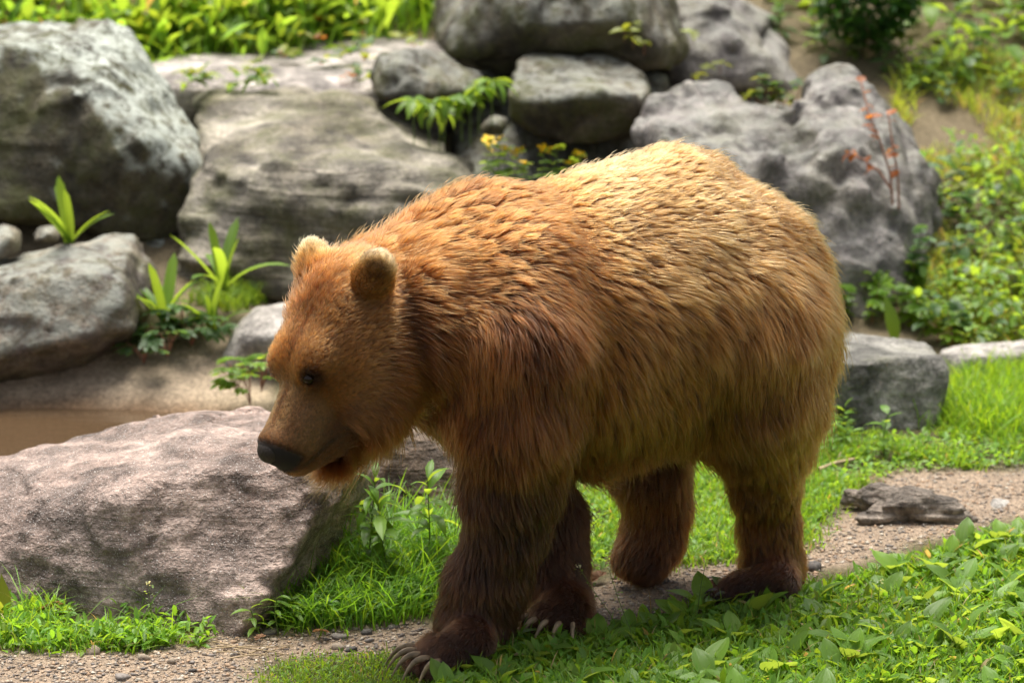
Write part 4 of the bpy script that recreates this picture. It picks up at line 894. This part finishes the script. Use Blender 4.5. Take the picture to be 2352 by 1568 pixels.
# leafy weeds beside the foreleg
for (bx_, by_, tx_, ty_, lab) in ((842, 1350, 862, 1098, 'tall leafy weed with narrow leaves closest to the granite boulder\'s end'), (985, 1340, 982, 1098, 'tall leafy weed with toothed leaves beside the bear\'s foreleg'), (900, 1360, 868, 1150, 'shorter leafy weed in the long grass between two taller weeds')):
    b_ = gpt(bx_, by_); stalk('leafy_weed', b_, atY(tx_, ty_, b_[1] - .02), 22, LANCE, lab, el=(-.15, .7), sc_=(.7, 1.15), start=.2)
e = empty('dandelion_leaf', gpt(14, 1425)); tag(e, 'upright yellow-green dandelion leaves at the end of the grass strip', 'plant'); _dl = leaf_mesh('leaf', .14, .034, 'lance', .2, .25, m_straw, serr=.05)
for _az, _el, _s in ((.3, 1.4, 1.0), (2.6, 1.2, .8)): put_leaf(e, _dl, (0, 0, -.01), _az, _el, .2, _s)
for (bx_, by_, hh_) in ((640, 1455, .10), (690, 1450, .07), (600, 1462, .08)):
    b_ = gpt(bx_, by_); stalk('low_weed', b_, b_ + np.array([U(-.03, .03), 0, hh_]), 8, LANCE, 'low dark-leaved weed at the right foot of the granite boulder', 'low weeds at the boulder foot', sc_=(.4, .65), el=(-.1, .5))
for bx_ in (30, 95, 150, 215, 270, 330, 370, 425, 455):
    b_ = gpt(bx_, U(1440, 1485)); plantain(b_, random.randint(6, 9), U(.5, .75), 'bright rosette weed in the grass strip under the granite boulder', 'rosette weeds in the grass strip', .15, 1.0, LANCE, 'rosette_weed')
# strap-leaved plants among the left boulders
for (px_, py_, Y_, n_, s_, lab) in ((160, 545, 11.55, 8, .95, 'upright strap-leaved plant in front of the huge mossy boulder'), (512, 655, 11.55, 8, 1.05, 'upright strap-leaved plant against the long smooth boulder'),
                                    (380, 735, 11.35, 8, 1.0, 'upright strap-leaved plant beside the squared boulder'), (490, 750, 11.4, 8, .75, 'short strap-leaved plant just above the cut-leaved herbs')):
    p = atY(px_, py_, Y_); e = empty('strap_leaved_plant', p); tag(e, lab, 'plant', 'strap-leaved plants among the boulders')
    for i in range(n_): put_leaf(e, random.choice(STRAP), (U(-.01, .01), U(-.01, .01), -.02), i * 2.2 + U(-.3, .3), U(.9, 1.45), U(-.2, .2), s_ * U(.75, 1.1))
for (px_, py_, Y_) in ((330, 815, 11.2), (385, 800, 11.2), (440, 775, 11.3), (420, 740, 11.35), (365, 770, 11.3), (470, 760, 11.35)):
    p = atY(px_, py_, Y_); e = empty('cut_leaved_herb', p); tag(e, 'pale green herb with cut leaves on the bank beside the squared boulder', 'plant', 'cut-leaved herbs on the bank')
    for i in range(9):
        az = U(0, 6.28); rr_ = U(.02, .075); top = (math.sin(-az) * rr_, math.cos(az) * rr_, U(.02, .07)); tube('stem', [(0, 0, -.03), (top[0] * .5, top[1] * .5, top[2] * .7), top], .0016, .001, m_red, e, 4); put_leaf(e, random.choice(PALM), top, az, U(-.3, .35), U(-.3, .3), U(.8, 1.2))
for (px_, py_, Y_) in ((545, 890, 10.9), (600, 880, 10.9), (575, 910, 10.85)):
    p = atY(px_, py_, Y_); e = empty('cut_leaved_herb', p); tag(e, 'bright green herb with cut leaves behind the granite boulder\'s top', 'plant', 'herbs behind the granite boulder')
    for i in range(10):
        az = U(0, 6.28); rr_ = U(.02, .075); top = (math.sin(-az) * rr_, math.cos(az) * rr_, U(.03, .10)); tube('stem', [(0, 0, -.03), (top[0] * .5, top[1] * .5, top[2] * .7), top], .0016, .001, m_red, e, 4); put_leaf(e, random.choice(PALMG), top, az, U(-.3, .4), U(-.3, .3), U(.7, 1.1))
# seedling clump in the rock pile
for i, (px_, py_) in enumerate(((950, 265), (985, 270), (1020, 262), (1060, 255), (1100, 235), (1080, 262), (1010, 290), (1130, 220))):
    p = atY(px_, py_, 12.45 + .02 * i); e = empty('seedling', p); tag(e, 'green seedling with drooping pointed leaves between the small stone and the blocky boulder', 'plant', 'seedlings in the rock pile')
    tube('stem', [(0, 0, -.12), (0, .01, -.04), (0, 0, .06)], .003, .002, m_stem, e, 4)
    for j in range(8): put_leaf(e, random.choice(LANCE), (0, 0, .06), j * .8 + U(-.2, .2), U(-.35, .35), U(-.3, .3), U(.75, 1.2))
# yellow flowers behind the bear's back
for i, (px_, py_) in enumerate(((1122, 332), (1148, 330), (1160, 352), (1120, 350), (1190, 358), (1250, 352), (1278, 350), (1330, 365), (1310, 385), (1205, 385))):
    Y_ = 12.0 + .03 * (i % 4); top = atY(px_, py_ - 8, Y_); p = np.array([top[0] + U(-.03, .03), Y_, top[2] - .26])
    e = stalk('yellow_flower', p, top, 8, PALMG, 'yellow-flowered herb showing above the dip in the bear\'s back', 'yellow flowers behind the bear', sc_=(.6, .95), start=.35, el=(-.2, .4))
    fl_ = empty  # petals
    V = []; Fc = []
    for j in range(5):
        a = j * 1.2566; b = len(V); V += [[0, 0, .002]] + [[math.cos(a + q) * r_, math.sin(a + q) * r_, .006] for q, r_ in ((-.5, .024), (0, .032), (.5, .024))]; Fc.append([b, b + 1, b + 2, b + 3])
    fo = mesh_obj('flower', np.array(V), np.array(Fc), m_pet, e); fo.location = Vector(top - p); fo.rotation_euler = (U(.3, 1.0), U(-.4, .4), U(0, 6))
    cV, cF = uvs((0, 0, .006), (.007, .007, .007), 6, 4); mesh_obj('flower_centre', cV, cF, m_pet, fo)
# creeper with orange leaves on the two-lobed boulder
for pts, lab in (([(2050, 470, 12.0), (2045, 400, 12.0), (2020, 320, 12.02), (1995, 260, 12.05), (1978, 190, 12.2)], 'long red creeper stem with orange leaf tufts climbing the two-lobed boulder'),
                 ([(2065, 480, 12.0), (2062, 400, 12.0), (2050, 330, 12.05), (2040, 265, 12.1)], 'shorter red creeper stem with orange leaves beside the climbing one'),
                 ([(2050, 440, 11.98), (2020, 395, 11.98), (1980, 365, 12.0), (1945, 350, 12.0)], 'red creeper shoot hanging across the two-lobed boulder')):
    W_ = np.array([atY(*q) for q in pts]); e = empty('creeper', W_[0]); tag(e, lab, 'creeper'); L_ = W_ - W_[0]; tube('stem', L_, .005, .0028, m_red, e, 5)
    for j in range(9):
        t = U(.35, 1); c = [np.interp(t, np.linspace(0, 1, len(L_)), L_[:, a]) for a in range(3)]; put_leaf(e, random.choice(ORL), c, U(0, 6.28), U(-.4, .6), U(-.5, .5), U(.7, 1.2))
    put_leaf(e, random.choice(ORL), L_[-1], U(0, 6.28), .5, 0, 1.2)
# creeper leaves where boulders meet
for i in range(16):
    px_, py_ = U(1700, 1835), U(165, 235); p = atY(px_, py_, 12.75); e = empty('rock_creeper', p); tag(e, 'yellow-green creeper sprig in the notch of the two-lobed boulder', 'creeper', 'creeper sprigs on the boulders')
    tube('stem', [(0, 0, -.05), (.01, 0, 0)], .002, .002, m_red, e, 4)
    for j in range(4): put_leaf(e, random.choice(YOVAL + OVAL), (0, 0, 0), U(0, 6.28), U(-.3, .5), U(-.4, .4), U(.5, .85))
for i, (px_, py_) in enumerate(((1595, 75), (1655, 145), (1615, 150), (1590, 175), (1435, 70), (1480, 100), (1455, 85), (1450, 55))):
    p = atY(px_, py_, 12.95 if px_ < 1500 else 13.4); e = empty('rock_creeper', p); tag(e, 'lone yellow-green sprig on the face of the upper boulders', 'creeper', 'sprigs on the upper boulders')
    tube('stem', [(0, .03, -.05), (.0, 0, 0)], .002, .002, m_red, e, 4)
    for j in range(3): put_leaf(e, random.choice(YOVAL), (0, 0, 0), U(0, 6.28), U(-.4, .4), U(-.4, .4), U(.6, 1.))
for i in range(26):
    px_, py_ = U(590, 1000), U(40, 190); p = atY(px_, py_, 13.0 + (190 - py_) / 150 * 1.0); p = atY(px_, py_ , 13.05 + (200 - py_) / 160 * 1.1); e = empty('ledge_weed', p); tag(e, 'small yellow and orange weed growing on the pale rock ledge', 'plant', 'weeds on the pale ledge')
    for j in range(5): put_leaf(e, random.choice(YOVAL + ORL + OVAL), (U(-.03, .03), U(-.03, .03), 0), U(0, 6.28), U(0, .9), U(-.3, .3), U(.6, 1.1))
for i in range(10):
    px_, py_ = U(385, 620), U(165, 205); p = atY(px_, py_, 12.95); e = empty('ledge_weed', p); tag(e, 'yellow-green weed in the crack at the front of the pale ledge', 'plant', 'weeds in the ledge crack')
    for j in range(6): put_leaf(e, random.choice(YOVAL + LANCE), (U(-.03, .03), U(-.03, .03), 0), U(0, 6.28), U(0, .9), U(-.3, .3), U(.6, 1.0))
# vines and weeds on the right-hand slope
VINE = [(2070, 780), (2080, 560), (2100, 430), (2200, 400), (2320, 480), (2352, 560), (2420, 760), (2300, 820)]
for p in spaced(sample(VINE, 900), .13, 40):
    k_, kn_ = random.choice(((OVAL, 'oval-leaved'), (OVAL, 'oval-leaved'), (PALM, 'cut-leaved'), (LANCE, 'narrow-leaved'), (YOVAL, 'yellowish'))); h_ = U(.06, .26); nm_ = 'slope_plant'; kn_ = ('tall ' if h_ > .16 else 'low ') + kn_
    stalk(nm_, p, p + np.array([U(-.06, .06), U(-.06, .02), h_]), random.randint(6, 10), k_, kn_ + ' plant in the thicket between the two-lobed boulder and the whitish stone', kn_ + ' thicket plants', sc_=(.8, 1.3), el=(-.3, .5), mat=random.choice((m_stem, m_red)), start=.3)
for p in spaced(sample([(1930, 740), (2000, 690), (2090, 640), (2110, 740), (2190, 810), (2100, 770), (1960, 745)], 300), .09, 12):
    stalk('slope_plant', p, p + np.array([U(-.05, .05), 0, U(.08, .16)]), 7, PALMG, 'bright cut-leaved plant behind the slab rock', 'plants behind the slab rock', sc_=(.8, 1.2), el=(-.3, .4), mat=m_red)
p = gpt(2065, 815); e = empty('strap_leaved_plant', p + np.array([0, .12, 0])); tag(e, 'single broad upright leaf standing behind the slab rock', 'plant'); put_leaf(e, leaf_mesh('leaf', .2, .07, 'lance', .2, .2, m_weed), (0, 0, 0), .5, 1.3, .2, 1)
for p in spaced(sample([(1800, 100), (1740, -20), (1880, -20), (1900, 110), (1990, 150), (1850, 140)], 300), .12, 14) + spaced(sample([(2130, 150), (2250, 60), (2480, -20), (2480, 300), (2300, 260), (2200, 230)], 400), .14, 26) + spaced(sample([(2130, -50), (2500, -50), (2500, 110), (2130, 110)], 400), .13, 30) + spaced(sample([(2000, 150), (2100, 130), (2200, 200), (2160, 250), (2050, 200)], 200), .12, 8):
    k_, kn_ = random.choice(((BROAD, 'long broad-leaved'), (LANCE, 'narrow-leaved'), (OVAL, 'small oval-leaved')))
    stalk('hill_plant', p, p + np.array([U(-.05, .05), 0, U(.08, .22)]), 8, k_, kn_ + ' plant near the dark shrub at the top of the slope', kn_ + ' plants near the dark shrub', sc_=(.7, 1.1), el=(-.1, .8), start=.1)
for p in spaced(sample(TOPL, 900), .15, 60):
    k_, kn_ = random.choice(((BROAD, 'broad-leaved'), (STRAP, 'strap-leaved'))); plantain(p, random.randint(6, 9), U(.9, 1.5), 'lush ' + kn_ + ' plant on the hillside above the boulders', 'lush ' + kn_ + ' hillside plants', .35, 1.25, k_, 'hillside_plant')
# dark shrub
p = gpt(1995, 130); e = empty('shrub', p); tag(e, 'dark green rounded shrub at the top of the slope', 'shrub')
for i in range(7): a = i * .9; tube('stem', [(0, 0, -.03), (math.cos(a) * .08, math.sin(a) * .08, .15), (math.cos(a) * .2, math.sin(a) * .2, .36)], .012, .004, m_twig, e, 5)
n = 2600; d_ = rng.normal(0, 1, (n, 3)); d_ /= np.linalg.norm(d_, axis=1, keepdims=True); r_ = rng.uniform(.35, 1, n) ** .5 * (1 + .2 * vnoise(d_ * 2.5)); q = d_ * r_[:, None] * np.array([.24, .22, .24]) + np.array([0, 0, .27])
leaf_cloud('crown', q, rng.uniform(.03, .065, n), tints(n, (.026, .085, .016), .4, .1), .3, .5, e)
# sprout and weeds before the slab
b_ = gpt(2032, 1050); stalk('sprout', b_, atY(2040, 950, b_[1]), 9, [leaf_mesh('leaf', .085, .034, 'round', .2, d_, m_weed) for d_ in (.4, .9)], 'young sprout with opposite oval leaves in front of the slab rock', sc_=(.8, 1.1), el=(-.1, .5), whorl=1.57)
for p in spaced(sample([(1880, 1020), (1900, 975), (1960, 985), (1975, 1040), (1900, 1060)], 200), .06, 8):
    stalk('low_weed', p, p + np.array([U(-.02, .02), 0, U(.05, .11)]), 8, LANCE, 'bright low weed at the left foot of the slab rock', 'weeds at the slab foot', sc_=(.4, .65))
for px_, py_, s_ in ((1640, 1190, .85), (1600, 1230, .7), (1590, 1130, .6), (2240, 1262, .9), (1690, 1140, .5)):
    plantain(gpt(px_, py_), 7, s_, 'flat plantain rosette on the lawn beyond the bear\'s hind feet' if px_ < 2000 else 'plantain rosette alone at the gravel edge near the driftwood', 'plantains on the far lawn' if px_ < 2000 else None, .08, .5)
# thin seed stalks in front of the bear's paws
for (bx_, by_, tx_, ty_) in ((1425, 1455, 1330, 1302), (1460, 1500, 1398, 1305), (1588, 1440, 1622, 1290), (2010, 1420, 2022, 1335), (350, 1478, 342, 1340)):
    b_ = gpt(bx_, by_); top = atY(tx_, ty_, b_[1] - .03)
    lab = 'thin stalk of tiny seed pods standing before the bear\'s paws' if 1300 < bx_ < 1700 else ('thin seed stalk near the driftwood' if bx_ > 1700 else 'thin white-flowered stalk before the granite boulder')
    e = empty('seed_stalk', b_); tag(e, lab, 'plant', 'thin seed stalks before the bear' if 1300 < bx_ < 1700 else None); tp = top - b_
    tube('stem', [(0, 0, -.01), tp * .3 + np.array([.006, 0, 0]), tp * .65, tp], .0014, .0008, m_stem, e, 4)
    q = np.array([tp * U(.45, .98) + np.array([U(-.012, .012), U(-.012, .012), 0]) for _ in range(16)]); leaf_cloud('seed_pods', q, rng.uniform(.006, .011, 16), tints(16, (.13, .2, .06), .3, .2), .3, .8, e)
    q = np.array([tp + np.array([U(-.007, .007), U(-.007, .007), U(-.006, .006)]) for _ in range(9)]); leaf_cloud('flower', q, rng.uniform(.004, .007, 9), np.tile([.6, .62, .5], (9, 1)), .8, .9, e)

# ------------------------------------------------------------------ driftwood, stones, litter
m_wood = rock_mat('driftwood_grey', (.13, .105, .085), (.30, .25, .205), strata=.9, strata_rot=(0, R(78), R(10)))
def lump(name, prims, mat, label, cat, h_, amp, freq, aniso, k_=.03):
    A = np.array([q for a, b, *_ in prims for q in (a, b)]); lo_ = A.min(0) - .12; hi_ = A.max(0) + .12
    g = np.stack(np.meshgrid(*[np.arange(lo_[i], hi_[i], h_) for i in range(3)], indexing='ij'), -1); d = smins([cone(g, a, b, ra_, rb_) for a, b, ra_, rb_ in prims], k_)
    q = g * np.array(aniso); d += amp * (1 - 2 * np.abs(vnoise(q * freq))) + amp * .5 * vnoise(q * freq * 2.3) + amp * .8 * vnoise(g * freq * .5)
    V, Q = surface_nets(d, lo_, h_); return tag(mesh_obj(name, V, Q, mat, origin=np.array([A[:, 0].mean(), A[:, 1].mean(), V[:, 2].min()])), label, cat)
wp = [atY(1952, 1142, 9.62), atY(2020, 1150, 9.58), atY(2100, 1165, 9.5), atY(2175, 1178, 9.5), atY(2232, 1192, 9.5), atY(1990, 1196, 9.45)]
lump('driftwood', [(wp[0], wp[1], .026, .050), (wp[1], wp[2], .056, .060), (wp[2], wp[3], .060, .050), (wp[3], wp[4], .050, .020), (wp[2], wp[5], .05, .03)], m_wood, 'weathered grey driftwood chunk lying on the gravel path', 'driftwood', .0055, .008, 34, (.35, 1.0, 1.3), .02)
rock('stone', [[(2240, 1165, 9.75), (2275, 1142, 9.8), (2320, 1135, 9.85), (2345, 1150, 9.8), (2340, 1178, 9.7), (2250, 1186, 9.65), (2300, 1190, 9.62), (2290, 1150, 9.65), (2300, 1165, 9.95)]], m_pale, 'pale rough stone beside the driftwood on the gravel', cat='stone', N=34, rnd=.003, amp=.006, freq=14, seed=30)
m_peb = [plain_mat('pebble_dark', (.12, .108, .10), .85, .2, .5, 3, .6), plain_mat('pebble_grey', (.25, .22, .20), .9, .2, .4, 3, .6), plain_mat('pebble_tan', (.32, .26, .20), .9, .2, .4, 3, .6)]
peb = []
for i in range(6):
    V, Fc = uvs((0, 0, 0), (1, rng.uniform(.6, .9), rng.uniform(.4, .6)), 9, 6); V = V * (1 + .38 * vnoise(V * 1.5 + i * 9) + .16 * vnoise(V * 4.1 + i * 5))[:, None]; o = mesh_obj('pebble', V, Fc, m_peb[i % 3]); peb.append(o.data); bpy.data.objects.remove(o)
for (px_, py_, r_) in ((330, 1512, .022), (215, 1498, .03), (280, 1555, .024), (620, 1452, .022), (630, 1470, .014), (780, 1462, .024), (842, 1452, .022), (775, 1488, .028), (805, 1492, .02), (540, 1500, .012), (720, 1540, .012), (1500, 1338, .05), (1870, 1305, .04), (440, 1540, .012), (120, 1530, .011), (1480, 1420, .02), (1550, 1400, .016), (850, 1470, .016), (905, 1440, .018), (395, 1520, .02)):
    o = bpy.data.objects.new('pebble', random.choice(peb)); C.objects.link(o); p = gpt(px_, py_); o.location = (p[0], p[1], p[2] + r_ * .08); r_ *= U(.7, 1.05); o.rotation_euler = (U(-.2, .2), U(-.2, .2), U(0, 6)); o.scale = (r_, r_, r_)
    tag(o, 'loose pebble larger than the gravel around it on the path', 'pebble', 'loose pebbles on the gravel path')
# gravel
n = 15000; P = sample([(max(-60, min(2420, a)), min(1600, b)) for a, b in GRAVEL], n); r_ = .0016 + .0085 * rng.random(n) ** 5; base = np.array([[1, 0, 0], [-1, 0, 0], [0, 1, 0], [0, -1, 0], [0, 0, 1], [0, 0, -1]], float)
a = rng.uniform(0, 6.28, n); V = base[None] * rng.uniform(.5, 1.4, (n, 6, 1)) + rng.normal(0, .22, (n, 6, 3)); V = V * np.stack([r_ * 1.15, r_ * .9, r_ * .62], -1)[:, None]; ca_, sa_ = np.cos(a)[:, None], np.sin(a)[:, None]
V = np.stack([V[..., 0] * ca_ - V[..., 1] * sa_, V[..., 0] * sa_ + V[..., 1] * ca_, V[..., 2]], -1) + (P + np.array([0, 0, .001]))[:, None]
Fc = np.concatenate([(np.arange(n) * 6)[:, None] + np.array([t_]) for t_ in ((0, 2, 4), (2, 1, 4), (1, 3, 4), (3, 0, 4), (2, 0, 5), (1, 2, 5), (3, 1, 5), (0, 3, 5))])
k = NT('gravel_grit'); k.set(k.b.inputs['Base Color'], k.node('ShaderNodeAttribute', attribute_name='tint').outputs['Color']); k.b.inputs['Roughness'].default_value = .8
gr = mesh_obj('gravel', V.reshape(-1, 3), Fc, k.m); pal = np.array([(.42, .33, .25), (.30, .24, .19), (.50, .44, .36), (.20, .17, .15), (.45, .30, .19)]); col_attr(gr, np.repeat(pal[rng.integers(0, 5, n)] * .82 * rng.uniform(.7, 1.15, (n, 1)), 6, 0)); tag(gr, 'fine tan gravel scattered over the trodden path', 'gravel', kind='stuff')
# dry leaves and straws
m_dry = leaf_mat('dry_brown_leaf', (.30, .17, .10), (.3, .15, .06), ribs=False, yellow=(.42, .30, .18), rough=.8); DRY = [lobed_mesh('dry_leaf', s_, m_dry, 5, .4, 2.6) for s_ in (.05, .065)]
for (px_, py_, sc_, lab) in ((95, 1418, 1.1, 'curled brown oak leaf at the boulder foot, at the end of the grass strip'), (150, 1425, 1.0, 'pale dry oak leaf standing in the grass strip'), (740, 1465, .7, 'crumpled dry leaf on the gravel beside the long grass'), (600, 1480, .5, 'small pale dry leaf on the gravel below the granite boulder'), (1378, 1340, .7, 'dry leaf on the gravel behind the bear\'s front paws')):
    o = bpy.data.objects.new('dry_leaf', random.choice(DRY)); C.objects.link(o); p = gpt(px_, py_); o.location = (p[0], p[1], p[2] + .022); o.rotation_euler = (U(.3, .9), U(-.4, .4), U(0, 6)); o.scale = (sc_,) * 3; tag(o, lab, 'dry leaf')
def straw(a, b, lift_, lab, grp=None):
    p, q = gpt(*a), gpt(*b); e = (q - p); o = tube('straw', [np.zeros(3), e * .35 + np.array([0, 0, lift_]), e * .7 + np.array([0, 0, lift_ * .8]), e], .0022, .0012, m_twig, None, 4); o.location = Vector(p + np.array([0, 0, .004])); tag(o, lab, 'straw', grp)
straw((520, 1455), (655, 1430), .02, 'long dry stem leaning from the grass strip to the low weeds')
for i in range(9): straw((U(470, 600), U(1475, 1515)), (U(540, 680), U(1480, 1520)), .006, 'thin dry straw on the gravel below the granite boulder', 'dry straws on the gravel')
tube_p = [gpt(1880, 1092) + np.array([0, 0, .02]), gpt(1960, 1068) + np.array([0, 0, .02])]; o = tube('dry_stick', [np.zeros(3), (tube_p[1] - tube_p[0]) * .5 + np.array([0, 0, .005]), tube_p[1] - tube_p[0]], .008, .006, m_twig); o.location = Vector(tube_p[0]); tag(o, 'pale dry stick lying on the lawn behind the bear\'s hind leg', 'stick')
